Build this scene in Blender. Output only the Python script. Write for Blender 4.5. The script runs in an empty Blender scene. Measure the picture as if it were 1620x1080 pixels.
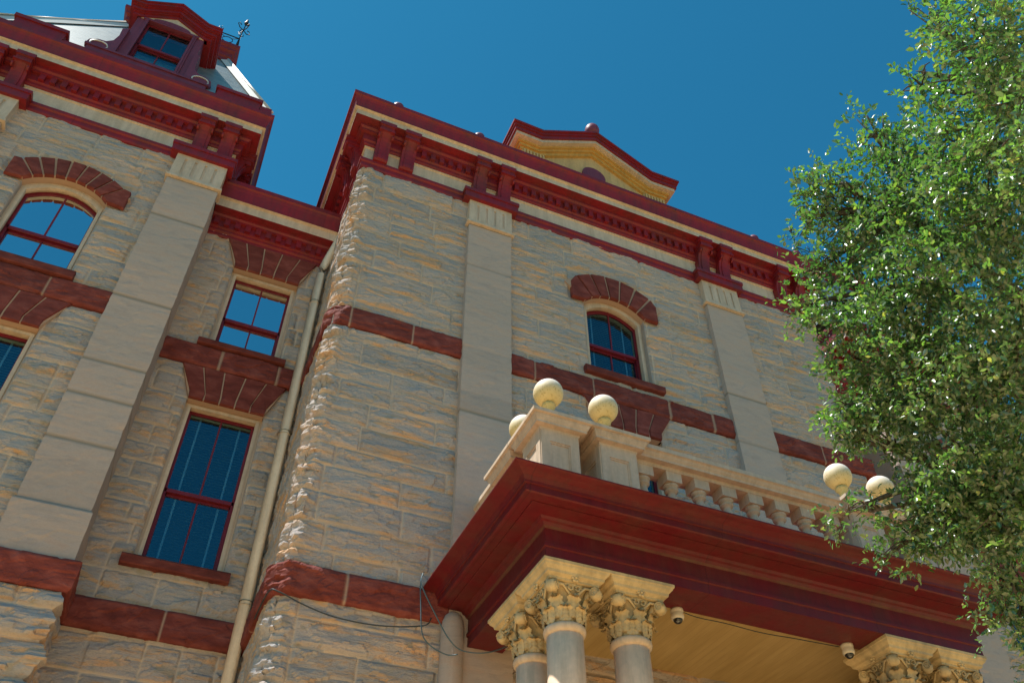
import bpy, math, random
import numpy as np
from mathutils import Vector, Matrix
S = bpy.context.scene
C = S.collection
R = math.radians
GZ = 1.6                      # eye height: all heights below are measured from the eye and lifted by this

# ------------------------------------------------------------------ camera, sky, sun, exposure
cd = bpy.data.cameras.new('camera'); cam = bpy.data.objects.new('camera', cd); C.objects.link(cam)
cd.sensor_width = 36; cd.lens = 30.67; cd.clip_start = 0.05; cd.clip_end = 5000
r = Vector((0.91778035, -0.39708043, -0.00252334)); u = Vector((-0.27750197, -0.64591555, 0.71118616)); f = Vector((0.28402797, 0.65201245, 0.7029992))
u = r.cross(f)
cam.matrix_world = Matrix(((r.x, u.x, -f.x, 0), (r.y, u.y, -f.y, 0), (r.z, u.z, -f.z, GZ), (0, 0, 0, 1)))
S.camera = cam
S.render.resolution_x = 1024; S.render.resolution_y = 682
sun_dir = Vector((-0.40, 0.052, 0.915)).normalized()
w = bpy.data.worlds.new('World'); S.world = w; w.use_nodes = True
nt = w.node_tree; bg = nt.nodes['Background']
sky = nt.nodes.new('ShaderNodeTexSky'); sky.sky_type = 'NISHITA'; sky.sun_disc = False
sky.sun_elevation = math.asin(sun_dir.z); sky.sun_rotation = math.atan2(sun_dir.x, sun_dir.y)
sky.air_density = 1.0; sky.dust_density = 0.3; sky.ozone_density = 2.0
tint = nt.nodes.new('ShaderNodeMix'); tint.data_type = 'RGBA'; tint.blend_type = 'MULTIPLY'; tint.inputs[0].default_value = 1
tint.inputs[7].default_value = (0.16, 0.87, 0.955, 1)
nt.links.new(sky.outputs[0], tint.inputs[6]); nt.links.new(tint.outputs[2], bg.inputs[0]); bg.inputs[1].default_value = 0.089
sd = bpy.data.lights.new('sun', 'SUN'); sd.energy = 5.0; sd.angle = R(0.53); sd.color = (1, 0.95, 0.87)
so = bpy.data.objects.new('sun', sd); C.objects.link(so); so.rotation_euler = sun_dir.to_track_quat('Z', 'Y').to_euler(); so.location = (0, 0, 40)
S.view_settings.view_transform = 'Standard'; S.view_settings.look = 'None'; S.view_settings.gamma = 1; S.view_settings.exposure = 0.58
S.render.engine = 'CYCLES'

# ------------------------------------------------------------------ materials
def mat(name, col, rough=0.6, metal=0.0, spec=0.5):
    m = bpy.data.materials.new(name); m.use_nodes = True
    b = m.node_tree.nodes['Principled BSDF']
    b.inputs['Base Color'].default_value = (*col, 1); b.inputs['Roughness'].default_value = rough
    b.inputs['Metallic'].default_value = metal; b.inputs['Specular IOR Level'].default_value = spec
    return m
def nd(m, t, **k):
    n = m.node_tree.nodes.new(t)
    for a, v in k.items(): setattr(n, a, v)
    return n
def lk(m, a, b): m.node_tree.links.new(a, b)
def coords(m, scale):
    tc = nd(m, 'ShaderNodeNewGeometry'); mp = nd(m, 'ShaderNodeMapping'); mp.inputs['Scale'].default_value = scale
    lk(m, tc.outputs['Position'], mp.inputs['Vector']); return mp.outputs[0]
def noise(m, vec, sc, det=4, rough=0.55, dist=0.0):
    n = nd(m, 'ShaderNodeTexNoise'); n.inputs['Scale'].default_value = sc; n.inputs['Detail'].default_value = det
    n.inputs['Roughness'].default_value = rough; n.inputs['Distortion'].default_value = dist
    lk(m, vec, n.inputs['Vector']); return n.outputs['Fac']
def ramp(m, fac, stops):
    n = nd(m, 'ShaderNodeValToRGB'); e = n.color_ramp.elements
    while len(e) < len(stops): e.new(0.5)
    for el, (p, c) in zip(e, stops): el.position = p; el.color = (*c, 1)
    lk(m, fac, n.inputs[0]); return n.outputs[0]
def mixc(m, fac, a, b, mode='MIX'):
    n = nd(m, 'ShaderNodeMix', data_type='RGBA', blend_type=mode)
    for i, v in ((0, fac), (6, a), (7, b)):
        if hasattr(v, 'links'): lk(m, v, n.inputs[i])
        else: n.inputs[i].default_value = (*v, 1) if isinstance(v, tuple) else v
    return n.outputs[2]
def mth(m, op, a, b=0.0):
    n = nd(m, 'ShaderNodeMath', operation=op)
    for i, v in ((0, a), (1, b)):
        if hasattr(v, 'links'): lk(m, v, n.inputs[i])
        else: n.inputs[i].default_value = v
    return n.outputs[0]
def bump(m, h, st, dist=0.02):
    n = nd(m, 'ShaderNodeBump'); n.inputs['Strength'].default_value = st; n.inputs['Distance'].default_value = dist
    lk(m, h, n.inputs['Height']); lk(m, n.outputs[0], m.node_tree.nodes['Principled BSDF'].inputs['Normal'])
def setc(m, c): lk(m, c, m.node_tree.nodes['Principled BSDF'].inputs['Base Color'])
def attr(m, name): n = nd(m, 'ShaderNodeAttribute'); n.attribute_name = name; return n.outputs['Fac']

def stone_mat(name, rough_face):
    m = mat(name, (0.4, 0.36, 0.3), 0.9, 0, 0.25)
    st = noise(m, coords(m, (0.8, 0.8, 2.8)), 2.4, 8, 0.66, 0.35)
    fine = noise(m, coords(m, (1, 1, 2)), 38, 3)
    big = noise(m, coords(m, (1, 1, 1)), 0.7, 2)
    if rough_face:
        col = ramp(m, st, [(0.26, (0.345, 0.323, 0.325)), (0.45, (0.431, 0.388, 0.386)), (0.58, (0.484, 0.415, 0.391)), (0.66, (0.500, 0.350, 0.262)), (0.76, (0.398, 0.249, 0.167))])
        rust = noise(m, coords(m, (0.7, 0.7, 4.5)), 1.9, 7, 0.6, 0.5)
        col = mixc(m, ramp(m, rust, [(0.52, (0, 0, 0)), (0.62, (.72, .72, .72))]), col, (0.66, 0.38, 0.19))
        blk = attr(m, 'blk')
        col = mixc(m, 0.75, col, ramp(m, blk, [(0.0, (0.74, 0.77, 0.77)), (0.35, (0.94, 0.95, 0.95)), (0.6, (1.05, 1.01, 0.96)), (1.0, (1.2, 1.1, 1.0))]), 'MULTIPLY')
        col = mixc(m, 0.5, col, ramp(m, fine, [(0.25, (0.72, 0.72, 0.72)), (0.75, (1.2, 1.2, 1.2))]), 'MULTIPLY')
        col = mixc(m, 0.55, col, ramp(m, big, [(0.3, (0.82, 0.92, 0.95)), (0.7, (1.08, 1.02, 0.97))]), 'MULTIPLY')
        lich = noise(m, coords(m, (1, 1, 1.3)), 5.5, 5)
        col = mixc(m, ramp(m, lich, [(0.60, (0, 0, 0)), (0.68, (0.75, 0.75, 0.75))]), col, (0.33, 0.30, 0.25))
        mj = attr(m, 'joint')
        col = mixc(m, mj, col, (0.62, 0.50, 0.40))
    else:
        col = ramp(m, st, [(0.30, (0.407, 0.330, 0.302)), (0.5, (0.483, 0.386, 0.343)), (0.64, (0.501, 0.371, 0.312)), (0.78, (0.511, 0.318, 0.252))])
        blk = attr(m, 'blk')
        col = mixc(m, 0.6, col, ramp(m, blk, [(0.0, (0.80, 0.82, 0.80)), (0.5, (0.97, 0.98, 0.96)), (1.0, (1.14, 1.06, 0.98))]), 'MULTIPLY')
        col = mixc(m, 0.35, col, ramp(m, fine, [(0.25, (0.8, 0.8, 0.8)), (0.75, (1.12, 1.12, 1.12))]), 'MULTIPLY')
        col = mixc(m, attr(m, 'joint'), col, (0.27, 0.22, 0.17))
    setc(m, col)
    h = mth(m, 'ADD', mth(m, 'MULTIPLY', st, 1.0), mth(m, 'MULTIPLY', fine, 0.22))
    bump(m, h, 0.9 if rough_face else 0.3, 0.055 if rough_face else 0.02)
    return m
ROCK = stone_mat('rock_faced_sandstone', True)
SMOOTH = stone_mat('dressed_sandstone', False)
def red_stone():
    m = mat('red_sandstone', (0.2, 0.05, 0.04), 0.85, 0, 0.25)
    a = noise(m, coords(m, (1, 1, 2)), 3.5, 6, 0.6, 0.4); b = noise(m, coords(m, (1, 1, 1)), 40, 3)
    col = ramp(m, a, [(0.28, (0.13, 0.028, 0.022)), (0.5, (0.20, 0.045, 0.036)), (0.68, (0.27, 0.075, 0.06)), (0.8, (0.34, 0.13, 0.11))])
    col = mixc(m, 0.5, col, ramp(m, attr(m, 'blk'), [(0, (0.7, 0.7, 0.7)), (1, (1.25, 1.2, 1.2))]), 'MULTIPLY')
    col = mixc(m, attr(m, 'joint'), col, (0.42, 0.27, 0.20))
    setc(m, col); bump(m, mth(m, 'ADD', a, mth(m, 'MULTIPLY', b, 0.3)), 0.7, 0.03); return m
REDST = red_stone()
MORTAR = mat('pale_mortar', (0.45, 0.30, 0.22), 0.9)
def paint(name, col, dirt, rough=0.5, amt=0.5, spec=0.4, seams=False):
    m = mat(name, col, rough, 0, spec)
    a = noise(m, coords(m, (1, 1, 0.5)), 2.4, 6, 0.65); b = noise(m, coords(m, (1, 1, 1)), 17, 4, 0.6)
    k = ramp(m, a, [(0.42, (0, 0, 0)), (0.72, (amt, amt, amt))])
    c = mixc(m, k, col, dirt)
    drip = noise(m, coords(m, (9, 9, 0.9)), 1.0, 5, 0.7); c = mixc(m, 0.6, c, ramp(m, drip, [(0.35, (0.72, 0.72, 0.70)), (0.6, (1.08, 1.08, 1.08))]), 'MULTIPLY')
    if seams:
        g = nd(m, 'ShaderNodeNewGeometry'); sp = nd(m, 'ShaderNodeSeparateXYZ'); lk(m, g.outputs['Position'], sp.inputs[0])
        fr = mth(m, 'FRACT', mth(m, 'MULTIPLY', mth(m, 'ADD', sp.outputs['X'], 50.37), 0.41)); c = mixc(m, ramp(m, fr, [(0.0, (.8, .8, .8)), (0.006, (0, 0, 0))]), c, (col[0] * .35, col[1] * .4, col[2] * .4))
    c = mixc(m, 0.5, c, ramp(m, b, [(0.3, (0.82, 0.82, 0.82)), (0.7, (1.1, 1.1, 1.1))]), 'MULTIPLY')
    setc(m, c)
    rr = nd(m, 'ShaderNodeMapRange'); lk(m, b, rr.inputs[0]); rr.inputs[3].default_value = rough - 0.12; rr.inputs[4].default_value = rough + 0.15
    lk(m, rr.outputs[0], m.node_tree.nodes['Principled BSDF'].inputs['Roughness'])
    bump(m, b, 0.15, 0.01); return m
RED = paint('oxblood_paint', (0.245, 0.011, 0.018), (0.13, 0.028, 0.024), 0.5, 0.8, 0.4, True)
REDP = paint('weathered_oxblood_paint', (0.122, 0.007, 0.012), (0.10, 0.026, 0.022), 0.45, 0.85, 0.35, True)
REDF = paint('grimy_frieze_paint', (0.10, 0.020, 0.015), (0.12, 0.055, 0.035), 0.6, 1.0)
MAUVE = paint('faded_maroon_paint', (0.19, 0.040, 0.075), (0.16, 0.03, 0.045), 0.5, 0.6)
SASH = paint('red_sash_paint', (0.19, 0.012, 0.024), (0.2, 0.03, 0.03), 0.4, 0.4)
CREAM = paint('cream_paint', (0.64, 0.50, 0.385), (0.54, 0.38, 0.24), 0.5, 0.5)
CREAM_BOUNCE = paint('cream_paint_bounce_lit', (0.62, 0.36, 0.10), (0.5, 0.27, 0.07), 0.5, 0.4)  # cream paint with the yellow bounce on its undersides put into the colour
def ball_mat():
    m = mat('mildewed_stone_painted_lit_top', (0.7, 0.6, 0.45), 0.6)
    tc = nd(m, 'ShaderNodeTexCoord'); sp = nd(m, 'ShaderNodeSeparateXYZ'); lk(m, tc.outputs['Object'], sp.inputs[0])
    n = noise(m, tc.outputs['Object'], 16, 5, 0.65)
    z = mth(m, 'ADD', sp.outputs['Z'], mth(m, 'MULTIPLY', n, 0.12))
    c = ramp(m, mth(m, 'ADD', mth(m, 'MULTIPLY', z, 2.0), 0.3), [(0.0, (0.60, 0.45, 0.17)), (0.3, (0.68, 0.53, 0.26)), (0.48, (0.74, 0.62, 0.46)), (0.64, (0.80, 0.70, 0.62))])  # sunlit pale top and warm bounce below painted in, together with yellow mildew
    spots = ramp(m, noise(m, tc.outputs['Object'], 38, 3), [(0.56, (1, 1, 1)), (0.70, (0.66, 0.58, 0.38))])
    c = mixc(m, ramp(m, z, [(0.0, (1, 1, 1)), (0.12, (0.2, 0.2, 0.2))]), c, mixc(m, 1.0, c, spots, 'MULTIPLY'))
    setc(m, c); return m
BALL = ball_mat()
def glass_mat(name, refl, tintc, trans):
    m = bpy.data.materials.new(name); m.use_nodes = True; n = m.node_tree.nodes; n.clear()
    o = n.new('ShaderNodeOutputMaterial'); g = n.new('ShaderNodeBsdfGlossy'); g.inputs['Roughness'].default_value = 0.02; g.inputs['Color'].default_value = (*tintc, 1)
    t = n.new('ShaderNodeBsdfTransparent'); t.inputs[0].default_value = (*trans, 1)
    x = n.new('ShaderNodeMixShader'); x.inputs[0].default_value = refl
    m.node_tree.links.new(t.outputs[0], x.inputs[1]); m.node_tree.links.new(g.outputs[0], x.inputs[2]); m.node_tree.links.new(x.outputs[0], o.inputs[0])
    tc = n.new('ShaderNodeTexCoord'); nz = n.new('ShaderNodeTexNoise'); nz.inputs['Scale'].default_value = 0.9; bp = n.new('ShaderNodeBump'); bp.inputs['Strength'].default_value = 0.12; bp.inputs['Distance'].default_value = 0.03
    m.node_tree.links.new(tc.outputs['Object'], nz.inputs['Vector']); m.node_tree.links.new(nz.outputs[0], bp.inputs['Height']); m.node_tree.links.new(bp.outputs[0], g.inputs['Normal'])
    return m
GLASS_SKY = glass_mat('sky_reflecting_glass', 0.78, (0.8, 0.86, 0.88), (0.2, 0.25, 0.3))
GLASS_DARK = glass_mat('tinted_glass', 0.09, (0.7, 0.85, 0.95), (0.65, 0.85, 0.9))
BLIND = mat('teal_blind_slats', (0.16, 0.22, 0.21), 0.5)
TAPE = mat('blind_tape', (0.26, 0.31, 0.36), 0.7)
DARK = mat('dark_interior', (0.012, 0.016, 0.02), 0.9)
METAL = mat('pale_sheet_metal', (0.62, 0.60, 0.56), 0.45, 0.0, 0.6)
IRON = mat('black_wrought_iron', (0.02, 0.022, 0.022), 0.5, 0.3)
def shingle():
    m = mat('metal_shingles', (0.4, 0.44, 0.42), 0.4, 0.1)
    sp = nd(m, 'ShaderNodeSeparateXYZ'); g = nd(m, 'ShaderNodeNewGeometry'); lk(m, g.outputs['Position'], sp.inputs[0])
    fr = mth(m, 'FRACT', mth(m, 'MULTIPLY', sp.outputs['Z'], 7.0))
    a = noise(m, coords(m, (1, 1, 1)), 5, 4)
    c = mixc(m, ramp(m, fr, [(0.0, (1, 1, 1)), (0.2, (0, 0, 0))]), ramp(m, a, [(0.3, (0.13, 0.19, 0.21)), (0.7, (0.27, 0.32, 0.33))]), (0.04, 0.05, 0.05))
    setc(m, c); bump(m, fr, 0.6, 0.03); return m
SHINGLE = shingle()
def soffit():
    m = mat('beaded_ceiling_boards', (0.5, 0.36, 0.14), 0.6)
    g = nd(m, 'ShaderNodeNewGeometry'); sp = nd(m, 'ShaderNodeSeparateXYZ'); lk(m, g.outputs['Position'], sp.inputs[0])
    fr = mth(m, 'FRACT', mth(m, 'MULTIPLY', sp.outputs['X'], 9.0))
    a = noise(m, coords(m, (4, 0.6, 1)), 2, 4)
    c = ramp(m, a, [(0.3, (0.38, 0.26, 0.10)), (0.7, (0.48, 0.34, 0.15))])
    c = mixc(m, ramp(m, fr, [(0.0, (0.6, 0.6, 0.6)), (0.07, (0, 0, 0))]), c, (0.2, 0.12, 0.04))
    setc(m, c); bump(m, fr, 0.25, 0.01); return m
SOFFIT = soffit()

# ------------------------------------------------------------------ mesh building
class MB:
    def __init__(s): s.v = []; s.f = []; s.mi = []; s.sm = []
    def add(s, vs, fs, mi=0, sm=False):
        o = len(s.v); s.v += [tuple(p) for p in vs]
        for q in fs: s.f.append(tuple(o + i for i in q)); s.mi.append(mi); s.sm.append(sm)
    def box(s, x0, x1, y0, y1, z0, z1, mi=0):
        s.add([(x0, y0, z0), (x1, y0, z0), (x1, y1, z0), (x0, y1, z0), (x0, y0, z1), (x1, y0, z1), (x1, y1, z1), (x0, y1, z1)],
              [(3, 2, 1, 0), (4, 5, 6, 7), (0, 1, 5, 4), (1, 2, 6, 5), (2, 3, 7, 6), (3, 0, 4, 7)], mi)
    def prism_xz(s, poly, y0, y1, mi=0, sm=False):      # polygon in XZ pushed along Y
        n = len(poly); a = sum(poly[i][0] * poly[(i + 1) % n][1] - poly[(i + 1) % n][0] * poly[i][1] for i in range(n))
        if a < 0: poly = poly[::-1]
        s.add([(x, y0, z) for x, z in poly] + [(x, y1, z) for x, z in poly], [tuple(range(n)), tuple(range(2 * n - 1, n - 1, -1))] + [(i, i + n, (i + 1) % n + n, (i + 1) % n) for i in range(n)], mi, sm)
    def prism_yz(s, poly, x0, x1, mi=0):                # polygon in YZ pushed along X
        n = len(poly); a = sum(poly[i][0] * poly[(i + 1) % n][1] - poly[(i + 1) % n][0] * poly[i][1] for i in range(n))
        if a < 0: poly = poly[::-1]
        s.add([(x0, y, z) for y, z in poly] + [(x1, y, z) for y, z in poly], [tuple(range(n))[::-1], tuple(range(n, 2 * n))] + [((i + 1) % n, (i + 1) % n + n, i + n, i) for i in range(n)], mi)
    def lathe(s, prof, c=(0, 0, 0), seg=24, mi=0, sm=True):
        vs = []
        for rr, z in prof:
            for k in range(seg): a = 2 * math.pi * k / seg; vs.append((c[0] + rr * math.cos(a), c[1] + rr * math.sin(a), c[2] + z))
        fs = []
        for j in range(len(prof) - 1):
            for k in range(seg): fs.append((j * seg + k, j * seg + (k + 1) % seg, (j + 1) * seg + (k + 1) % seg, (j + 1) * seg + k))
        fs.append(tuple(range(seg))[::-1]); fs.append(tuple(range((len(prof) - 1) * seg, len(prof) * seg)))
        s.add(vs, fs, mi, sm)
    def tube(s, pts, rads, seg=8, mi=0):
        pts = [Vector(p) for p in pts]; n = len(pts)
        if not hasattr(rads, '__len__'): rads = [rads] * n
        vs = []; up = Vector((0.13, 0.29, 0.95))
        for i, p in enumerate(pts):
            d = (pts[min(i + 1, n - 1)] - pts[max(i - 1, 0)]).normalized()
            a = d.cross(up)
            if a.length < 0.1: a = d.cross(Vector((1, 0, 0)))
            a.normalize(); b = d.cross(a); up = b if abs(d.dot(up)) > 0.9 else up
            for k in range(seg): t = 2 * math.pi * k / seg; vs.append(p + (a * math.cos(t) + b * math.sin(t)) * rads[i])
        fs = [(j * seg + k, j * seg + (k + 1) % seg, (j + 1) * seg + (k + 1) % seg, (j + 1) * seg + k) for j in range(n - 1) for k in range(seg)]
        fs = [q[::-1] for q in fs]
        s.add(vs, fs + [tuple(range(seg)), tuple(range((n - 1) * seg, n * seg))[::-1]], mi, True)
    def sweep(s, prof, path, mats=None):                # prof: (out, z); out is to the right of the path direction
        P = [Vector(p) for p in path]; n = len(P); N = []
        for i in range(n):
            ns = []
            if i > 0: d = (P[i] - P[i - 1]).normalized(); ns.append(Vector((d.y, -d.x)))
            if i < n - 1: d = (P[i + 1] - P[i]).normalized(); ns.append(Vector((d.y, -d.x)))
            m = sum(ns, Vector((0, 0))) ; m = m / len(ns)
            N.append(m / m.dot(ns[0]) if len(ns) > 1 else m)
        k = len(prof)
        vs = [(P[i].x + N[i].x * o, P[i].y + N[i].y * o, z) for i in range(n) for o, z in prof]
        for j in range(k - 1):
            for i in range(n - 1):
                s.add([vs[i * k + j], vs[(i + 1) * k + j], vs[(i + 1) * k + j + 1], vs[i * k + j + 1]], [(0, 1, 2, 3)], (mats[j] if mats else 0))
        if mats is None or True:
            for i in (0, n - 1): s.add([vs[i * k + j] for j in range(k)], [tuple(range(k)) if i else tuple(range(k))[::-1]], 0)
W = {}                                                  # world origin of every object built
def link(name, me, parent, origin, mats):
    o = bpy.data.objects.new(name, me); C.objects.link(o)
    for m in mats: me.materials.append(m)
    W[o.name] = Vector(origin)
    if parent: o.parent = parent; o.location = Vector(origin) - W[parent.name]
    else: o.location = origin
    return o
def build(mb, name, mats, parent=None, origin=(0, 0, 0), local=False, merge=False):
    """mb coordinates are eye-relative world ones unless local; origin is a true world point"""
    if not isinstance(mats, (list, tuple)): mats = [mats]
    me = bpy.data.meshes.new(name); O = Vector(origin)
    vs = mb.v if local else [(x - O.x, y - O.y, z + GZ - O.z) for x, y, z in mb.v]
    me.from_pydata(vs, [], mb.f); me.polygons.foreach_set('material_index', mb.mi); me.polygons.foreach_set('use_smooth', mb.sm)
    if merge:
        import bmesh
        b = bmesh.new(); b.from_mesh(me); bmesh.ops.remove_doubles(b, verts=b.verts, dist=0.0004); bmesh.ops.recalc_face_normals(b, faces=b.faces); b.to_mesh(me); b.free()
    me.update()
    return link(name, me, parent, O, mats)
def dup(o, parent, origin, rot=None):
    c = o.copy(); C.objects.link(c); W[c.name] = Vector(origin)
    c.parent = parent; c.location = Vector(origin) - (W[parent.name] if parent else Vector((0, 0, 0)))
    if rot is not None: c.rotation_euler = (0, 0, rot)
    for ch in o.children:
        d = ch.copy(); C.objects.link(d); d.parent = c; W[d.name] = W[ch.name] - W[o.name] + W[c.name]
    return c
def thing(name, label, cat, loc):
    o = bpy.data.objects.new(name, None); C.objects.link(o); o.location = loc; o.empty_display_size = 0.3
    W[o.name] = Vector(loc); o['label'] = label; o['category'] = cat; return o

# ------------------------------------------------------------------ numpy value noise and heightfield stone strips
def vnoise(x, y, seed):
    xi = np.floor(x).astype(np.int64); yi = np.floor(y).astype(np.int64); fx = x - xi; fy = y - yi
    fx = fx * fx * (3 - 2 * fx); fy = fy * fy * (3 - 2 * fy)
    def h(a, b):
        n = (a * 374761393 + b * 668265263 + seed * 1442695041) & 0xffffffff
        n = ((n ^ (n >> 13)) * 1274126177) & 0xffffffff
        return ((n ^ (n >> 16)) & 0xffff) / 65535.0
    return (h(xi, yi) * (1 - fx) + h(xi + 1, yi) * fx) * (1 - fy) + (h(xi, yi + 1) * (1 - fx) + h(xi + 1, yi + 1) * fx) * fy
def facets(x, y, seed):
    """broken, flat-faced chips: nearest jittered cell carries its own tilted plane"""
    xi = np.floor(x).astype(np.int64); yi = np.floor(y).astype(np.int64); best = np.full(x.shape, 9e9); out = np.zeros(x.shape)
    def h(a, b, k):
        n = (a * 374761393 + b * 668265263 + (seed + k * 97) * 1442695041) & 0xffffffff
        n = ((n ^ (n >> 13)) * 1274126177) & 0xffffffff
        return ((n ^ (n >> 16)) & 0xffff) / 65535.0
    for dx in (-1, 0, 1):
        for dy in (-1, 0, 1):
            a = xi + dx; b = yi + dy; cx = a + h(a, b, 1); cy = b + h(a, b, 2); d = (x - cx) ** 2 + (y - cy) ** 2
            v = h(a, b, 3) + (h(a, b, 4) - .5) * 1.1 * (x - cx) + (h(a, b, 5) - .58) * 1.7 * (y - cy); m = d < best
            out = np.where(m, v, out); best = np.where(m, d, best)
    return out
def sstep(t): t = np.clip(t, 0, 1); return t * t * (3 - 2 * t)
def lines(a, b, res, extra):
    keys = sorted(set([a, b] + [e for e in extra if a < e < b])); out = []
    for p, q in zip(keys[:-1], keys[1:]):
        n = max(1, int(round((q - p) / res))); out += [p + (q - p) * i / n for i in range(n)]
    return np.array(out + [b])
def stone_strip(name, material, parent, path, z0, z1, res=0.03, amp=0.05, base=0.0, course=(0.26, 0.46), block=(0.45, 1.15), seed=1,
                openings=(), flats=(), rnd=0.0, corner_boost=1.0, joints=None, zfine=None, pillow=0.04, cap=0.0, courses=None, jw=0.015, skip=None, hscale=1.0):
    rng = random.Random(seed)
    P = [np.array(p, float) for p in path]; L = [0.0]
    for a, b in zip(P[:-1], P[1:]): L.append(L[-1] + np.linalg.norm(b - a))
    ex = list(L)
    for c in L[1:-1]: ex += [c - 0.05, c + 0.05, c - 0.1, c + 0.1]
    zx = []
    for o in openings: ex += [o[0], o[1]]; zx += [o[2], o[3]]
    s = lines(0, L[-1], res, ex)
    if zfine and zfine > z0: z = np.concatenate([lines(z0, zfine, 0.12, zx)[:-1], lines(zfine, z1, res, zx)])
    else: z = lines(z0, z1, res, zx)
    # courses and blocks
    if courses is None:
        ce = [z0]
        while ce[-1] < z1 - course[1]: ce.append(ce[-1] + rng.uniform(*course))
        ce[-1] = z1 if z1 - ce[-1] < course[0] * 0.5 else ce[-1]
        if ce[-1] < z1: ce.append(z1)
    else: ce = courses
    ce = np.array(ce); ci = np.clip(np.searchsorted(ce, z, side='right') - 1, 0, len(ce) - 2)
    dz = np.minimum(z - ce[ci], ce[ci + 1] - z)
    SS, ZZ = np.meshgrid(s, z); DS = np.zeros_like(SS); BK = np.zeros_like(SS); B2 = np.zeros_like(SS)
    for c in range(len(ce) - 1):
        if joints is None:
            je = [-rng.uniform(0, block[0])]
            while je[-1] < L[-1]:
                nx = je[-1] + rng.uniform(*block)
                for q in L[1:-1]:
                    if abs(nx - q) < 0.22: nx = q + 0.3
                je.append(nx)
        else: je = [-9] + list(joints) + [L[-1] + 9]
        je = np.array(je); rows = np.where(ci == c)[0]
        if len(rows) == 0: continue
        ji = np.clip(np.searchsorted(je, s, side='right') - 1, 0, len(je) - 2)
        d = np.minimum(s - je[ji], je[ji + 1] - s); rv = np.array([rng.random() for _ in je]); rv2 = np.array([rng.random() for _ in je])
        DS[rows] = d; BK[rows] = rv[ji]; B2[rows] = rv2[ji]
    DZ = np.repeat(dz[:, None], len(s), 1); D = np.minimum(DS, DZ)
    n1 = vnoise(SS * 1.6 + BK * 37, ZZ * 8.5 * hscale + B2 * 11, seed); n2 = vnoise(SS * 5 + BK * 17, ZZ * 17, seed + 5); n3 = vnoise(SS * 16, ZZ * 30, seed + 9)
    n4 = vnoise(SS * 0.9 + 50 * BK, ZZ * 3 * hscale + 31 * B2, seed + 3)
    ridge = 1 - np.abs(2 * n1 - 1)
    t = n4 * 3.2 + n2 * 0.6; ter = np.floor(t) + sstep((t - np.floor(t)) * 5 - 2)       # broken ledges
    wx = (vnoise(SS * 4, ZZ * 9, seed + 31) - .5) * .8; f1 = facets(SS * 2.1 + BK * 40 + wx, ZZ * 6.2 * hscale + B2 * 40 + wx, seed + 2); f2 = facets(SS * 5.5 + wx, ZZ * 13 + wx * 1.5, seed + 4)
    pill = np.clip(np.minimum(DS / .25, DZ / .13), 0, 1)
    h = amp * (0.30 * B2 + 0.22 * pill + 0.55 * f1 + 0.30 * f2 + 0.14 * ter / 3 + 0.16 * n2 + 0.14 * n3) * (0.3 + 0.7 * sstep((D - 0.002) / pillow))
    cb = np.zeros_like(s)
    for q in L[1:-1]: cb = np.maximum(cb, np.exp(-((s - q) / 0.16) ** 2))
    h = h * ((0.66 if rnd else 1.0) + (corner_boost + (0.34 if rnd else 0)) * cb[None, :])
    if rnd:
        for q in L[1:-1]:
            wob = 0.165 + 0.10 * (vnoise(SS * 0 + 3.1, ZZ * 5.3, seed + 21) - .5) + .10 * (vnoise(SS * 9, ZZ * 14, seed + 22) - .5) + .07 * (B2 - .5)
            h = h + amp * .9 * (facets(SS * 6, ZZ * 7, seed + 40) - .4) * np.clip(1 - np.abs(SS - q) / .3, 0, 1) - rnd * np.clip(1 - np.abs(SS - q) / wob, 0, 1) ** 1.25
    for o in openings:
        m = 0.04; ed = np.maximum(np.maximum(o[0] - SS, SS - o[1]), np.maximum(o[2] - ZZ, ZZ - o[3])); h = h * sstep((ed + 0.005) / 0.05)
    for o in flats:
        ed = np.maximum(np.maximum(o[0] - SS, SS - o[1]), np.maximum(o[2] - ZZ, ZZ - o[3])); h = h * (0.1 + 0.9 * sstep((ed + 0.01) / 0.05))
    if cap:                                                # round the top and bottom arrises of a belt
        e = np.minimum(ZZ - z0, z1 - ZZ); h = h - cap * (1 - sstep(e / (cap * 1.3)))
    h = h + base
    # base point and normal
    X = np.zeros_like(s); Y = np.zeros_like(s); NX = np.zeros_like(s); NY = np.zeros_like(s)
    segn = [np.array([(b - a)[1], -(b - a)[0]]) / np.linalg.norm(b - a) for a, b in zip(P[:-1], P[1:])]
    for i, sv in enumerate(s):
        k = min(max(np.searchsorted(L, sv, side='right') - 1, 0), len(P) - 2)
        q = P[k] + (P[k + 1] - P[k]) * (sv - L[k]) / (L[k + 1] - L[k]); X[i], Y[i] = q; n = segn[k].copy()
        for ki in range(1, len(P) - 1):
            if abs(sv - L[ki]) < 1e-6:
                n = segn[ki - 1] + segn[ki]; n = n / (n @ segn[ki])
            elif abs(sv - L[ki]) < 0.12:
                oth = segn[ki - 1] if sv > L[ki] else segn[ki]; wgt = (1 - abs(sv - L[ki]) / 0.12) * 0.5; n = n + oth * wgt * 0.6
        NX[i], NY[i] = n
    VX = X[None, :] + NX[None, :] * h; VY = Y[None, :] + NY[None, :] * h
    nr, nc = SS.shape; V = np.stack([VX, VY, ZZ], -1).reshape(-1, 3)
    jt = 1 - sstep((D - jw * 0.45) / (jw * 0.7)); jt = jt.reshape(-1); bk = (BK * 0.6 + 0.4 * B2).reshape(-1)
    idx = np.arange(nr * nc).reshape(nr, nc); Q = np.stack([idx[:-1, :-1], idx[:-1, 1:], idx[1:, 1:], idx[1:, :-1]], -1)
    keep = np.ones(Q.shape[:2], bool); sc = (s[:-1] + s[1:]) / 2; zc = (z[:-1] + z[1:]) / 2
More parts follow.
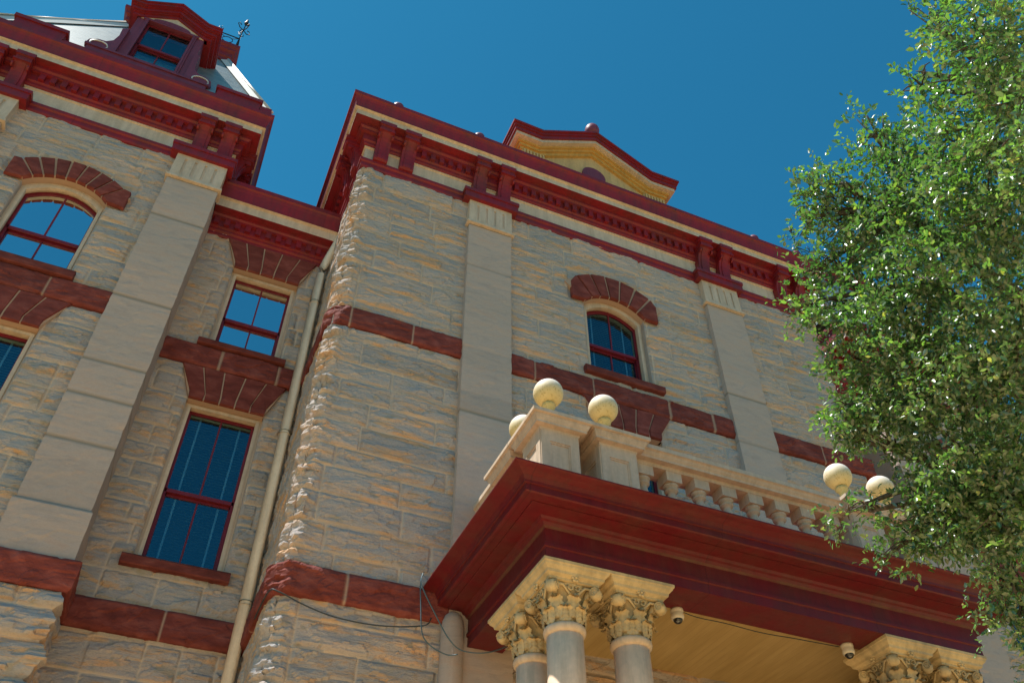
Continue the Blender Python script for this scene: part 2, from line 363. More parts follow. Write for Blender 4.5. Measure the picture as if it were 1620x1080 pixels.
    for o in openings:
        ins = (sc[None, :] > o[0]) & (sc[None, :] < o[1]) & (zc[:, None] > o[2]) & (zc[:, None] < o[3])
        if len(o) > 4 and o[4]:
            xm = (o[0] + o[1]) / 2; hw = (o[1] - o[0]) / 2; rise = o[4]; top = o[3] - rise + rise * (1 - ((sc[None, :] - xm) / hw) ** 2)
            ins &= zc[:, None] < top + 0.02
        keep &= ~ins
    Q = Q[keep].reshape(-1, 4); nv = len(V)
    # closing lips at top and bottom, pushed back into the wall
    if cap:
        add = []; 
        for row, back in ((0, 0), (nr - 1, 1)):
            o0 = nv + len(add) * 0 + sum(len(a) for a in add); pr = np.stack([X - NX * 0.02, Y - NY * 0.02, np.full_like(X, z[row])], -1); add.append(pr)
            a = idx[row, :-1]; b = idx[row, 1:]; c2 = o0 + np.arange(1, nc); d2 = o0 + np.arange(0, nc - 1)
            q = np.stack([a, d2, c2, b], -1) if row == 0 else np.stack([a, b, c2, d2], -1); Q = np.concatenate([Q, q])
        for a in add: V = np.concatenate([V, a])
        jt = np.concatenate([jt, np.zeros(len(V) - nv)]); bk = np.concatenate([bk, np.full(len(V) - nv, 0.5)])
        # ends
        for col in (0, nc - 1):
            o0 = len(V); e = np.stack([np.full(nr, X[col] - NX[col] * 0.02), np.full(nr, Y[col] - NY[col] * 0.02), z], -1); V = np.concatenate([V, e])
            jt = np.concatenate([jt, np.zeros(nr)]); bk = np.concatenate([bk, np.full(nr, 0.5)])
            a = idx[:-1, col]; b = idx[1:, col]; c2 = o0 + np.arange(1, nr); d2 = o0 + np.arange(0, nr - 1)
            q = np.stack([a, b, c2, d2], -1) if col == 0 else np.stack([a, d2, c2, b], -1); Q = np.concatenate([Q, q])
    O = W[parent.name] if parent else Vector((0, 0, 0))
    org = Vector((float(P[0][0]), float(P[0][1]), z0 + GZ)); V = V + np.array([0, 0, GZ]) - np.array(org)
    me = bpy.data.meshes.new(name); me.vertices.add(len(V)); me.vertices.foreach_set('co', V.astype(np.float32).ravel())
    me.loops.add(Q.size); me.loops.foreach_set('vertex_index', Q.astype(np.int32).ravel()); me.polygons.add(len(Q))
    me.polygons.foreach_set('loop_start', np.arange(0, Q.size, 4, dtype=np.int32)); me.polygons.foreach_set('loop_total', np.full(len(Q), 4, np.int32)); me.update(calc_edges=True)
    for nm, arr in (('joint', jt), ('blk', bk)):
        a = me.attributes.new(nm, 'FLOAT', 'POINT'); a.data.foreach_set('value', arr.astype(np.float32))
    me.polygons.foreach_set('use_smooth', np.full(len(Q), False)); me.validate()
    return link(name, me, parent, org, [material])

# ================================================================== SETTING
def ground():
    m = mat('pale_paving_and_dry_lawn', (0.4, 0.3, 0.2), 0.9)
    a = noise(m, coords(m, (1, 1, 1)), 0.25, 5); b = noise(m, coords(m, (1, 1, 1)), 9, 5)
    c = ramp(m, a, [(0.35, (0.64, 0.42, 0.185)), (0.6, (0.72, 0.47, 0.22))]); c = mixc(m, 0.4, c, ramp(m, b, [(0.3, (0.8, 0.8, 0.8)), (0.7, (1.1, 1.1, 1.1))]), 'MULTIPLY')
    vd = nd(m, 'ShaderNodeVectorMath', operation='DISTANCE'); gg = nd(m, 'ShaderNodeNewGeometry'); lk(m, gg.outputs['Position'], vd.inputs[0]); vd.inputs[1].default_value = (5, -1, 0)
    wob = noise(m, coords(m, (1, 1, 1)), 0.12, 3); dd = mth(m, 'ADD', mth(m, 'MULTIPLY', vd.outputs['Value'], 0.01), mth(m, 'MULTIPLY', wob, 0.06))
    c = mixc(m, ramp(m, dd, [(0.19, (0, 0, 0)), (0.20, (1, 1, 1))]), c, ramp(m, b, [(0.3, (0.16, 0.15, 0.065)), (0.7, (0.26, 0.22, 0.11))]))
    setc(m, c); bump(m, b, 0.3)
    mb = MB(); n = 24; ring = [0, 6, 14, 30, 80, 300, 3000]
    vs = [(6, -8, 0)]; fs = []
    for rr in ring[1:]: vs += [(6 + rr * math.cos(2 * math.pi * k / n), -8 + rr * math.sin(2 * math.pi * k / n), 0) for k in range(n)]
    fs += [(0, 1 + k, 1 + (k + 1) % n) for k in range(n)]
    for j in range(len(ring) - 2): fs += [(1 + j * n + k, 1 + (j + 1) * n + k, 1 + (j + 1) * n + (k + 1) % n, 1 + j * n + (k + 1) % n) for k in range(n)]
    mb.add(vs, fs); o = build(mb, 'ground', m, None, (0, 0, 0), local=True); o['kind'] = 'structure'
ground()

# ================================================================== COURTHOUSE
ch = thing('courthouse', 'tan rock-faced stone courthouse with oxblood cornices, mansard roof, cream columned porch', 'building', (6.53, 10, 0))
CX = 6.53                                               # axis of the central pavilion
def mx(x): return 2 * CX - x
TX0, TX1 = 1.22, 11.84; WX = -1.2
FL = -GZ

# --- walls
def win_open(x0, x1, z0, z1, rise=0, off=0): return (x0 - off, x1 - off, z0, z1, rise)
sT = 1.95                                               # length of the side return before the tower front
tower_wall = stone_strip('wall', ROCK, ch, [(TX0, 11.95), (TX0, 10), (TX1, 10), (TX1, 11.95)], FL, 14.34, res=0.025, amp=0.074, seed=3, corner_boost=0.35, rnd=0.14, zfine=3.6,
    openings=[win_open(5.87, 7.19, 10.66, 12.76, 0.3, TX0 - sT), win_open(5.87, 7.19, 6.5, 9.42, 0, TX0 - sT)], flats=[(5.55 - TX0 + sT, 7.5 - TX0 + sT, 12.40, 13.3), (5.75 - TX0 + sT, 7.32 - TX0 + sT, 9.4, 9.96), (0, 99, 9.98, 10.39)], course=(0.34, 0.50), block=(0.8, 1.7))
stone_strip('wall', ROCK, ch, [(WX - 0.02, 11.9), (TX0 + 0.02, 11.9)], FL, 13.4, res=0.03, amp=0.05, seed=11, zfine=3.6,
    openings=[win_open(-0.53, 0.70, 10.56, 12.52, 0, WX - 0.02), win_open(-0.56, 0.68, 6.38, 9.28, 0, WX - 0.02)], flats=[(-.70 - WX, .88 - WX, 12.5, 13.3), (-.72 - WX, .85 - WX, 9.28, 9.96), (0, 9, 9.98, 10.4)], course=(0.3, 0.5), block=(0.4, 0.8))
stone_strip('wall', ROCK, ch, [(-5.0, 11.25), (-2.05, 11.25)], FL, 14.34, res=0.028, amp=0.045, seed=17, zfine=3.6, course=(0.33, 0.48), block=(0.7, 1.4),
    openings=[win_open(-4.2, -2.84, 10.60, 12.76, 0.3, -5.0), win_open(-4.2, -2.84, 6.4, 9.36, 0, -5.0)], flats=[(.45, 2.5, 12.4, 13.2), (.65, 2.3, 9.34, 9.96), (0, 9, 9.98, 10.4)])
stone_strip('wall', ROCK, ch, [(mx(TX0) - 0.02, 11.9), (mx(WX) + 0.02, 11.9)], FL, 13.4, res=0.05, amp=0.05, seed=21, zfine=3.6,
    openings=[win_open(mx(0.70), mx(-0.53), 10.56, 12.52, 0, mx(TX0) - 0.02), win_open(mx(.68), mx(-.56), 6.38, 9.28, 0, mx(TX0) - 0.02)], flats=[(.3, 2.1, 12.5, 13.3), (.3, 2.1, 9.28, 9.96), (0, 9, 9.98, 10.4)], course=(0.3, 0.5), block=(0.4, 0.8))
stone_strip('wall', ROCK, ch, [(mx(-2.05), 11.25), (mx(-5.0), 11.25)], FL, 14.34, res=0.05, amp=0.05, seed=23, zfine=3.6,
    openings=[win_open(mx(-2.84), mx(-4.2), 10.60, 12.76, 0.3, mx(-2.05)), win_open(mx(-2.84), mx(-4.2), 6.4, 9.36, 0, mx(-2.05))])
stone_strip('wall', ROCK, ch, [(-5.80, 22), (-5.80, 11.3)], FL, 14.34, res=0.12, amp=0.05, seed=29)
stone_strip('wall', ROCK, ch, [(mx(-5.80), 11.3), (mx(-5.80), 22)], FL, 14.34, res=0.12, amp=0.05, seed=31)
mb = MB(); mb.box(TX0 + .1, TX1 - .1, 12.0, 21, FL, 15.9); mb.box(-5.75, mx(-5.75), 12.6, 21, FL, 13.9); mb.box(-5.75, -1.3, 12.1, 21, 13.9, 15.9); mb.box(mx(-1.3), mx(-5.75), 12.1, 21, 13.9, 15.9)
build(mb, 'wall_core', DARK, ch, (6.53, 15, GZ))

# --- red string courses (belt courses)
def belt(path, z0, z1, joints, seed, base=0.075, boost=0.5, amp=0.035, rnd=0.0):
    stone_strip('belt_course', REDST, ch, path, z0, z1, res=0.025, amp=amp, base=base, seed=seed, joints=joints, cap=0.03, rnd=rnd, corner_boost=boost, courses=[z0 - 5, z1 + 5], jw=0.02, pillow=0.04, hscale=0.6)
belt([(TX0, 11.9), (TX0, 10), (3.45, 10)], 9.97, 10.40, [1.0, 1.9 + 0.28, 1.9 + 1.33], 41, rnd=.14)
belt([(4.25, 10), (8.81, 10)], 9.97, 10.40, [0.5, 1.63, 3.17, 4.1], 42, base=0.07)
belt([(9.62, 10), (TX1, 10), (TX1, 11.9)], 9.97, 10.40, [1.2, 2.9], 43)
belt([(TX0, 11.9), (TX0, 10), (3.45, 10)], 5.26, 5.68, [0.8, 1.9 + 0.82], 44, base=0.10, rnd=.13, amp=0.05)
belt([(9.62, 10), (TX1, 10), (TX1, 11.9)], 5.26, 5.68, [1.2, 2.9], 45, base=0.09)
belt([(WX - 0.0, 11.9), (TX0, 11.9)], 9.97, 10.42, [0.96, 1.93], 46, base=0.07)
belt([(WX - 0.0, 11.9), (TX0, 11.9)], 5.26, 5.68, [1.27], 47, base=0.09)
belt([(-4.98, 11.25), (-2.06, 11.25)], 9.97, 10.42, [0.9, 1.95], 48, base=0.07)
belt([(-4.98, 11.25), (-2.06, 11.25)], 5.26, 5.68, [1.3], 49, base=0.09)
belt([(mx(TX0), 11.9), (mx(WX), 11.9)], 9.97, 10.42, [1.0, 1.9], 50, base=0.07)
belt([(mx(TX0), 11.9), (mx(WX), 11.9)], 5.26, 5.68, [1.3], 51, base=0.09)
belt([(mx(-2.06), 11.25), (mx(-4.98), 11.25)], 9.97, 10.42, [0.9, 1.95], 52, base=0.05)

# --- pilasters with fluted cream capitals
def pilaster(x0, x1, yf, yb, z0, z1, seed, side_r=None, side_l=None):
    rng = random.Random(seed); ce = [z0]
    while ce[-1] < z1 - 0.5: ce.append(ce[-1] + rng.choice([0.40, 0.46, 0.62, 0.85, 1.0]) + rng.uniform(-.05, .05))
    ce[-1] = z1
    p = stone_strip('pilaster', SMOOTH, ch, [(x0, side_l or yb), (x0, yf), (x1, yf), (x1, side_r or yb)], z0, z1, res=0.05, amp=0.012, base=0.0, seed=seed, joints=[], courses=ce, pillow=0.012, jw=0.005, corner_boost=0, hscale=0.5)
    mb = MB(); w0, w1 = x0 - 0.02, x1 + 0.02; y = yf - 0.02
    mb.box(w0 - .045, w1 + .045, y - .05, yb, 13.50, 13.54); mb.box(w0 - .03, w1 + .03, y - .03, yb, 13.54, 13.57)
    mb.box(w0, w1, y + .02, yb, 13.57, 14.26); n = 5; wd = w1 - w0
    mb.box(w0, w1, y, y + .02, 13.57, 13.66); mb.box(w0, w1, y, y + .02, 14.12, 14.26)
    for k in range(n): c = w0 + wd * (k + 0.5) / n; mb.box(c - wd * 0.075, c + wd * 0.075, y - 0.002, y + .02, 13.66, 14.12)
    mb.box(w0, w0 + .05, y + .001, y + .02, 13.66, 14.12); mb.box(w1 - .05, w1, y + .001, y + .02, 13.66, 14.12)
    build(mb, 'capital', CREAM, p, (x0, yf, 13.5 + GZ)); return p
pilaster(3.41, 4.27, 9.86, 10.05, 4.2, 13.5, 61)
pilaster(mx(4.27), mx(3.41), 9.86, 10.05, 4.2, 13.5, 62)
pilaster(-2.09, WX, 11.05, 11.30, 5.6, 13.5, 63, side_r=11.93)
pilaster(-5.85, -4.94, 11.05, 11.30, 5.6, 13.5, 64)
pilaster(mx(WX), mx(-2.09), 11.05, 11.30, FL, 13.5, 65, side_l=11.93)
pilaster(mx(-4.94), mx(-5.85), 11.05, 11.30, FL, 13.5, 66)
for a_, b_, sb in ((-2.12, WX + .03, 11.93), (-5.88, -4.91, 11.3)):
    stone_strip('pilaster_base', SMOOTH, ch, [(a_, 11.3), (a_, 11.0), (b_, 11.0), (b_, sb)], 5.60, 6.44, res=0.05, amp=0.012, seed=75, joints=[], courses=[5.6, 6.44], cap=0.02, pillow=0.012, jw=0.008, corner_boost=0, hscale=0.5)
belt([(-2.09, 11.3), (-2.09, 11.05), (WX, 11.05), (WX, 11.85)], 5.26, 5.68, [0.2], 53, base=0.09, boost=0.2)
belt([(-5.85, 11.3), (-5.85, 11.05), (-4.94, 11.05), (-4.94, 11.3)], 5.26, 5.68, [], 54, base=0.09, boost=0.2)
stone_strip('pilaster_base', ROCK, ch, [(-2.09, 11.3), (-2.09, 11.02), (WX - .03, 11.02), (WX - .03, 11.95)], FL, 5.28, res=0.03, amp=0.085, base=0.0, seed=71, zfine=3.6, course=(0.34, 0.5), block=(0.9, 1.6), corner_boost=0.5, pillow=0.06)
stone_strip('pilaster_base', ROCK, ch, [(-5.85, 11.3), (-5.85, 11.02), (-4.94, 11.02), (-4.94, 11.3)], FL, 5.28, res=0.05, amp=0.07, base=0.0, seed=72, zfine=3.6, course=(0.34, 0.5), block=(0.9, 1.6), corner_boost=0.5)

# --- voussoir arches, flat arches, sills
def stone_piece(mb, poly, y, d=0.05, rng=random):
    """one pitched-face voussoir: outline in XZ, face pillowed outwards"""
    n = len(poly); cx = sum(p[0] for p in poly) / n; cz = sum(p[1] for p in poly) / n
    ins = [((p[0] - cx) * 0.93 + cx, (p[1] - cz) * 0.96 + cz) for p in poly]
    y = y - 0.035; V = [(p[0], y, p[1]) for p in poly] + [(p[0], y - d * 0.6, p[1]) for p in poly] + [(p[0], y - d - rng.uniform(0, .02), p[1]) for p in ins] + [(cx, y - d - .012 - rng.uniform(0, .015), cz)]
    a = sum(poly[i][0] * poly[(i + 1) % n][1] - poly[(i + 1) % n][0] * poly[i][1] for i in range(n)); F = []
    for i in range(n):
        j = (i + 1) % n; F += [(i, i + n, j + n, j), (i + n, i + 2 * n, j + 2 * n, j + n), (i + 2 * n, 3 * n, j + 2 * n)]
    if a < 0: F = [q for q in F]
    else: F = [q[::-1] for q in F]
    mb.add(V, F, 0)
def arch(xc, hw, zs, rise, y, n=7, th=0.62, name='arch'):
    """segmental arch of separate voussoirs with pale joints"""
    rng = random.Random(int(xc * 100)); Rr = (hw * hw + rise * rise) / (2 * rise); zc = zs + rise - Rr; a0 = math.asin(min(1, (hw + 0.0) / Rr)); mb = MB(); g = 0.012 / Rr
    tha = a0 * 1.0
    for k in range(n):
        t0 = -tha + 2 * tha * k / n + g; t1 = -tha + 2 * tha * (k + 1) / n - g; tt = th
        f0 = 1.55 if k == 0 else 1.0; f1 = 1.55 if k == n - 1 else 1.0
        t0o = t0 * (1.0 if k else 1.0); pts = []
        for q in (t0, (t0 + t1) / 2, t1): pts.append((xc + Rr * math.sin(q), zc + Rr * math.cos(q)))
        def outp(q): return (xc + (Rr + tt) * math.sin(q * 0.985), zc + (Rr + tt) * math.cos(q))
        if k in (0, n - 1):                               # springers are cut level at the foot
            e = -1 if k == 0 else 1; q0, q1 = (t0, t1) if k == 0 else (t1, t0)
            xi = xc + Rr * math.sin(q1); p_in1 = (xi, zc + Rr * math.cos(q1)); p_in0 = (xc + Rr * math.sin(q0), zc + Rr * math.cos(q0) - 0.0)
            foot = (p_in0[0] + e * 0.30, p_in0[1] - 0.02); poly = [p_in1, p_in0, foot, (foot[0] + e * .0, foot[1] + 0.45), outp(q1)]
        else: poly = pts[::-1] + [outp(t0), outp(t1)]
        stone_piece(mb, poly, y, 0.07, rng)
    # pale mortar bed behind and underside
    N = 20; inn = [(xc + (Rr + 0.004) * math.sin(-tha + 2 * tha * i / N), zc + (Rr + 0.004) * math.cos(-tha + 2 * tha * i / N)) for i in range(N + 1)]
    out = [(xc + (Rr + th - 0.02) * math.sin((-tha + 2 * tha * i / N) * 0.985), zc + (Rr + th - 0.02) * math.cos(-tha + 2 * tha * i / N)) for i in range(N + 1)]
    for i in range(N): mb.prism_xz([inn[i], inn[i + 1], out[i + 1], out[i]], y - 0.085, y + 0.12, 1)
    me = build(mb, name, [REDST, MORTAR], ch, (xc, y, zs + GZ)); addblk(me, rng); return me
def addblk(o, rng):
    me = o.data; a = me.attributes.new('blk', 'FLOAT', 'POINT'); vals = [0.5] * len(me.vertices)
    # every voussoir is an island of equal value: walk by position hash
    cur = rng.random(); last = None
    for i, v in enumerate(me.vertices):
        if i % 13 == 0: cur = rng.random()
        vals[i] = cur
    a.data.foreach_set('value', vals)
def lintel(x0, x1, z0, z1, y, n=5, splay=0.26):
    rng = random.Random(int(x0 * 77 + z0)); mb = MB(); xc = (x0 + x1) / 2; hb = (x1 - x0) / 2; ht = hb + splay
    for k in range(n):
        a, b = -1 + 2 * k / n, -1 + 2 * (k + 1) / n; g = 0.009
        if k == 0: low_l = [(xc - hb, z0), (xc - hb - 0.02, z0 + 0.14)]
        poly = [(xc + hb * a + g, z0), (xc + hb * b - g, z0), (xc + (hb + 0.015 * b) * b - g, z0 + .14), (xc + ht * b - g, z1), (xc + ht * a + g, z1), (xc + (hb - 0.015 * a) * a + g, z0 + .14)]
        poly = [(x, z) for x, z in poly]
        stone_piece(mb, poly, y, 0.045, rng)
    mb.prism_xz([(xc - hb + .01, z0 + .003), (xc + hb - .01, z0 + .003), (xc + ht - .02, z1 - .005), (xc - ht + .02, z1 - .005)], y - 0.068, y + 0.14, 1)
    o = build(mb, 'lintel', [REDST, MORTAR], ch, (xc, y, z0 + GZ)); addblk(o, rng)
def sill(x0, x1, z0, z1, y):
    mb = MB(); mb.prism_yz([(y + .2, z0), (y - .13, z0), (y - .145, z0 + .02), (y - .145, z1 - .03), (y - .12, z1), (y + .2, z1 + .01)], x0, x1)
    build(mb, 'window_sill', REDST, ch, ((x0 + x1) / 2, y, z0 + GZ))

# --- windows (part: casing; sub-parts: sashes, glass, blind)
def seg_top(hw, z, rise, n=14): return [(-hw + 2 * hw * i / n, z + rise * (1 - (-1 + 2 * i / n) ** 2)) for i in range(n + 1)]
def window(xc, w_, z0, z1, y, rise=0.0, blind=False, glassm=None, name='window', casing=CREAM, cw=0.075, parent=None, recess=0.10, rails=0.5):
    hw = w_ / 2; H = z1 - z0; O = (xc, y, z0 + GZ); zs = H - rise
    def outline(ins, top_ins=None):
        ti = ins if top_ins is None else top_ins; h = hw - ins
        top = seg_top(h, zs - ti, rise * (h / hw)) if rise else [(-h, H - ti), (h, H - ti)]
        return [(-h, ins if ins else 0)] + top + [(h, ins if ins else 0)]
    def ring(mb, a, b, y0, y1, mi=0, bottom_a=None):
        A, B = outline(a), outline(b)
        if bottom_a is not None: A[0] = (A[0][0], bottom_a); A[-1] = (A[-1][0], bottom_a)
        n = len(A)
        for i in range(n):
            j = (i + 1) % n; q = [A[i], A[j], B[j], B[i]]
            mb.prism_xz(q, y0, y1, mi)
    mb = MB(); ring(mb, -0.02, cw, recess, recess + .28, bottom_a=-.02); ring(mb, cw * .55, cw + .02, recess - .02, recess + .05)
    c = build(mb, name, casing, parent or ch, O, local=True)
    # stone reveal lining
    i0 = cw + .01; ys = recess + .10; mb = MB(); ring(mb, i0, i0 + .05, ys, ys + .05); 
    ztop = zs - i0; zm = (z0 * 0 + H * rails)
    A = MB(); h = hw - i0 - .02
    ring(A, i0, i0 + .05, ys, ys + .045)
    A.box(-h, h, ys, ys + .045, zm - .01, zm + .05); zt = H - i0 - 0.02; A.box(-.014, .014, ys + .005, ys + .04, zm + .05, zt)
    A.box(-h, h, ys + .06, ys + .10, zm - .05, zm + .0); A.box(-.014, .014, ys + .065, ys + .095, i0 + .04, zm - .04)
    A.box(-h, -h + .045, ys + .06, ys + .10, i0, zm); A.box(h - .045, h, ys + .06, ys + .10, i0, zm); A.box(-h, h, ys + .06, ys + .10, i0 - .01, i0 + .06)
    build(A, 'sash', SASH, c, O, local=True)
    G = MB(); top = [(x, z - .0) for x, z in outline(i0 + .02)]
    n = len(top); up = [(x, max(z, zm + .02)) for x, z in top]
    G.prism_xz(up, ys + .018, ys + .024); lo = [(-h, i0), (h, i0), (h, zm - .01), (-h, zm - .01)]; G.prism_xz(lo, ys + .078, ys + .084)
    build(G, 'glass', glassm or GLASS_SKY, c, O, local=True)
    if blind:
        B = MB(); k = 0.050; zz = 0.08
        while zz < H - .14: B.add([(-h + .02, ys + .125, zz), (h - .02, ys + .125, zz), (h - .02, ys + .155, zz + .010), (-h + .02, ys + .155, zz + .010)], [(0, 1, 2, 3)]); zz += k
        for x in (-h * 0.62, h * 0.62): B.box(x - .015, x + .015, ys + .118, ys + .122, 0.08, H - .12, 1)
        build(B, 'blind', [BLIND, TAPE], c, O, local=True)
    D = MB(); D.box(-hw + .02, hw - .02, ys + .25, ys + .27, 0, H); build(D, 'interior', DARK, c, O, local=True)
    return c
def reveal(x0, x1, z0, z1, y, rise=0, d=0.2):
    for a, b in ((x0 - .03, x0), (x1, x1 + .03)): mb = MB(); mb.box(a, b, y - .005, y + d, z0, z1 - rise); build(mb, 'window_reveal', SMOOTH, ch, (a, y, z0 + GZ))
def bay(x0, x1, y, mirror=False, blind_up=False):
    pass
arch(6.53, 0.66, 12.42, 0.30, 10.0, 7, 0.60); window(6.53, 1.32, 10.66, 12.74, 10.0, 0.30, True, GLASS_DARK, rails=0.42); sill(5.74, 7.36, 10.50, 10.67, 10.0); reveal(5.87, 7.19, 10.66, 12.74, 10.0, .3)
lintel(5.90, 7.16, 9.40, 9.96, 10.0); window(6.53, 1.32, 6.5, 9.42, 10.0, 0, True, GLASS_DARK); reveal(5.87, 7.19, 6.5, 9.42, 10.0)
for mr in (False, True):
    q = (lambda x: mx(x)) if mr else (lambda x: x)
    def X(a, b): return (q(b), q(a)) if mr else (a, b)
    a, b = X(-4.2, -2.84); arch((a + b) / 2, 0.68, 12.42, 0.32, 11.25, 9, 0.46); window((a + b) / 2, 1.36, 10.60, 12.76, 11.25, .32, False, GLASS_SKY, rails=0.40); sill(a - .1, b + .1, 10.43, 10.61, 11.25); reveal(a, b, 10.6, 12.76, 11.25, .32)
    lintel(a, b, 9.34, 9.96, 11.25); window((a + b) / 2, 1.36, 6.4, 9.36, 11.25, 0, True, GLASS_DARK); sill(a - .1, b + .1, 6.22, 6.4, 11.25); reveal(a, b, 6.4, 9.36, 11.25)
    a, b = X(-0.53, 0.70); lintel(a, b, 12.52, 13.24, 11.9); window((a + b) / 2, 1.23, 10.55, 12.54, 11.9, 0, False, GLASS_SKY, rails=.42); sill(a - .17, b + .1, 10.43, 10.56, 11.9); reveal(a, b, 10.55, 12.52, 11.9)
    a, b = X(-0.56, 0.68); lintel(a, b, 9.28, 9.96, 11.9); window((a + b) / 2, 1.24, 6.38, 9.30, 11.9, 0, True, GLASS_DARK, rails=.44); sill(a - .15, b + .09, 6.22, 6.38, 11.9); reveal(a, b, 6.38, 9.28, 11.9)

# --- entablatures
MAIN = [(-.05, 14.26), (.05, 14.26), (.07, 14.30), (.07, 14.40), (.10, 14.43), (.10, 14.50), (.03, 14.51), (.03, 14.92), (.06, 14.93), (.06, 14.955),
        (.08, 14.96), (.10, 14.99), (.10, 15.05), (.13, 15.08), (.13, 15.27), (.20, 15.28), (.20, 15.33), (.24, 15.36), (.24, 15.45), (.39, 15.46), (.39, 15.62), (.445, 15.63),
        (.44, 15.69), (.445, 15.73), (.455, 15.80), (.475, 15.88), (.50, 15.93), (.53, 15.96), (.53, 16.05), (-.6, 16.10)]
MM = [0] * 6 + [1, 1, 1, 0, 0, 0, 0, 0, 0, 0, 0, 0, 0, 1, 1] + [0] * 9
MM[6] = 1; MM[7] = 1; MM[8] = 1; MM[9] = 0; MM[19] = 1; MM[20] = 1
MM[5] = 0
def main_cornice(path, blocks, dent_runs, top, seed):
    mb = MB(); mb.sweep(MAIN, path, MM)
    for x0, x1, y0, y1 in blocks:                       # projecting blocks of the lowest moulding above each pilaster
        mb.box(x0, x1, y0, y1, 14.24, 14.42); mb.box(x0 - .02, x1 + .02, y0 - .02, y1, 14.42, 14.51)
    for (ax, ay, bx, by, nx, ny) in dent_runs:
        Ln = math.hypot(bx - ax, by - ay); n = int(Ln / 0.19); dx, dy = (bx - ax) / Ln, (by - ay) / Ln
        for k in range(n):
            c = (k + 0.5) * Ln / n; px, py = ax + dx * c, ay + dy * c
            p = [(px + dx * s1 * .05 + nx * o, py + dy * s1 * .05 + ny * o) for s1, o in ((-1, .12), (1, .12), (1, .195), (-1, .195))]
            xs = [a[0] for a in p]; ys = [a[1] for a in p]; mb.box(min(xs), max(xs), min(ys), max(ys), 15.10, 15.272)
    for t in top: mb.box(*t)
    return build(mb, 'cornice', [RED, CREAM], ch, (path[1][0], path[1][1], 14.26 + GZ))
tc_ = main_cornice([(TX0, 16), (TX0, 10), (TX1, 10), (TX1, 16)], [(3.26, 4.40, 9.76, 10.0), (mx(4.40), mx(3.26), 9.76, 10.0)],
    [(2.25, 10, 3.4, 10, 0, -1), (4.3, 10, 8.76, 10, 0, -1), (9.7, 10, 10.8, 10, 0, -1), (TX0, 15, TX0, 11.1, -1, 0), (TX1, 11.1, TX1, 13, 1, 0)], [(TX0 + .1, TX1 - .1, 10.3, 21, 15.95, 16.06)], 1)
lc_ = main_cornice([(-5.85, 15), (-5.85, 11.25), (WX, 11.25), (WX, 15)], [(-2.24, WX + .13, 10.96, 11.25), (-6.0, -4.80, 10.96, 11.25)],
    [(-4.95, 11.25, -2.02, 11.25, 0, -1), (WX, 12.5, WX, 14.5, 1, 0)], [(-5.7, WX - .1, 11.4, 21, 15.95, 16.06)], 2)
rc_ = main_cornice([(mx(WX), 15), (mx(WX), 11.25), (mx(-5.85), 11.25), (mx(-5.85), 15)], [(mx(WX) - .13, mx(-2.24), 10.96, 11.25), (mx(-4.80), mx(-6.0), 10.96, 11.25)],
    [(mx(-2.02), 11.25, mx(-4.95), 11.25, 0, -1)], [(mx(WX) + .1, mx(-5.7), 11.4, 21, 15.95, 16.06)], 3)
# recess cornices
RC = [(-.05, 13.22), (.05, 13.22), (.07, 13.25), (.07, 13.30), (.11, 13.33), (.11, 13.38), (.15, 13.40), (.15, 13.58), (.21, 13.59), (.21, 13.63), (.24, 13.66), (.24, 13.70), (.39, 13.71), (.39, 13.93), (.45, 13.94),
      (.45, 14.02), (.46, 14.1), (.475, 14.2), (.50, 14.28), (.53, 14.31), (.53, 14.42), (-.8, 14.5)]
RM = [0] * 12 + [1, 1] + [0] * 7
for x0, x1 in ((WX + .005, TX0 - .02), (mx(TX0) + .02, mx(WX) - .005)):
    mb = MB(); mb.sweep(RC, [(x0, 11.9), (x1, 11.9)], RM); n = int((x1 - x0) / .19)
    for k in range(n): c = x0 + (k + .5) * (x1 - x0) / n; mb.box(c - .05, c + .05, 11.69, 11.77, 13.42, 13.585)
    mb.box(x0, x1, 12.3, 21, 13.9, 14.45)
    build(mb, 'cornice', [RED, CREAM], ch, (x0, 11.9, 13.22 + GZ))

# --- scrolled brackets
def bracket_mesh():
    mb = MB(); pr = [(.02, 0)] + [(-.10, 0), (-.125, .03), (-.135, .10), (-.13, .2), (-.135, .3), (-.155, .42), (-.19, .52), (-.235, .60), (-.28, .65), (-.31, .68), (-.34, .685), (-.34, .72), (-.33, .74), (-.36, .76), (-.36, .82), (-.345, .835), (-.385, .85), (-.385, .955), (.02, .955)]
    mb.prism_yz([(y, z) for y, z in pr], -.14, .14)
    inner = [(y * 1.0 - .018 if y < -.05 else y, z) for y, z in pr[:12]] + [(.02, .70)]
    mb.prism_yz([(y, max(z, .02)) for y, z in inner], -.075, .075)
    mb.prism_yz([(-.0, .685), (-.375, .685), (-.375, .725), (0, .725)], -.16, .16); mb.prism_yz([(0, .845), (-.395, .845), (-.395, .953), (0, .953)], -.165, .165)
    for s_ in (-1, 1):
        vs = []; 
        for k in range(14): t = 2 * math.pi * k / 14; vs.append((s_ * .155, -.27 + .06 * math.cos(t), .61 + .06 * math.sin(t)))
        vs += [(s_ * .12, y, z) for _, y, z in vs]; n = 14
        mb.add(vs, [tuple(range(n)) if s_ > 0 else tuple(range(n))[::-1]] + [((i, i + n, (i + 1) % n + n, (i + 1) % n) if s_ > 0 else ((i + 1) % n, (i + 1) % n + n, i + n, i)) for i in range(n)])
    return mb
br0 = None
def put_bracket(parent, x, y, rot=0):
    global br0
    if br0 is None: br0 = build(bracket_mesh(), 'bracket', RED, parent, (x, y, 14.505 + GZ), local=True); return
    dup(br0, parent, (x, y, 14.505 + GZ), rot)
for x in (1.50, 2.03, 3.58, 4.12, mx(4.12), mx(3.58), mx(2.03), mx(1.50)): put_bracket(tc_, x, 9.965 if 3 < x < 10 else 9.965)
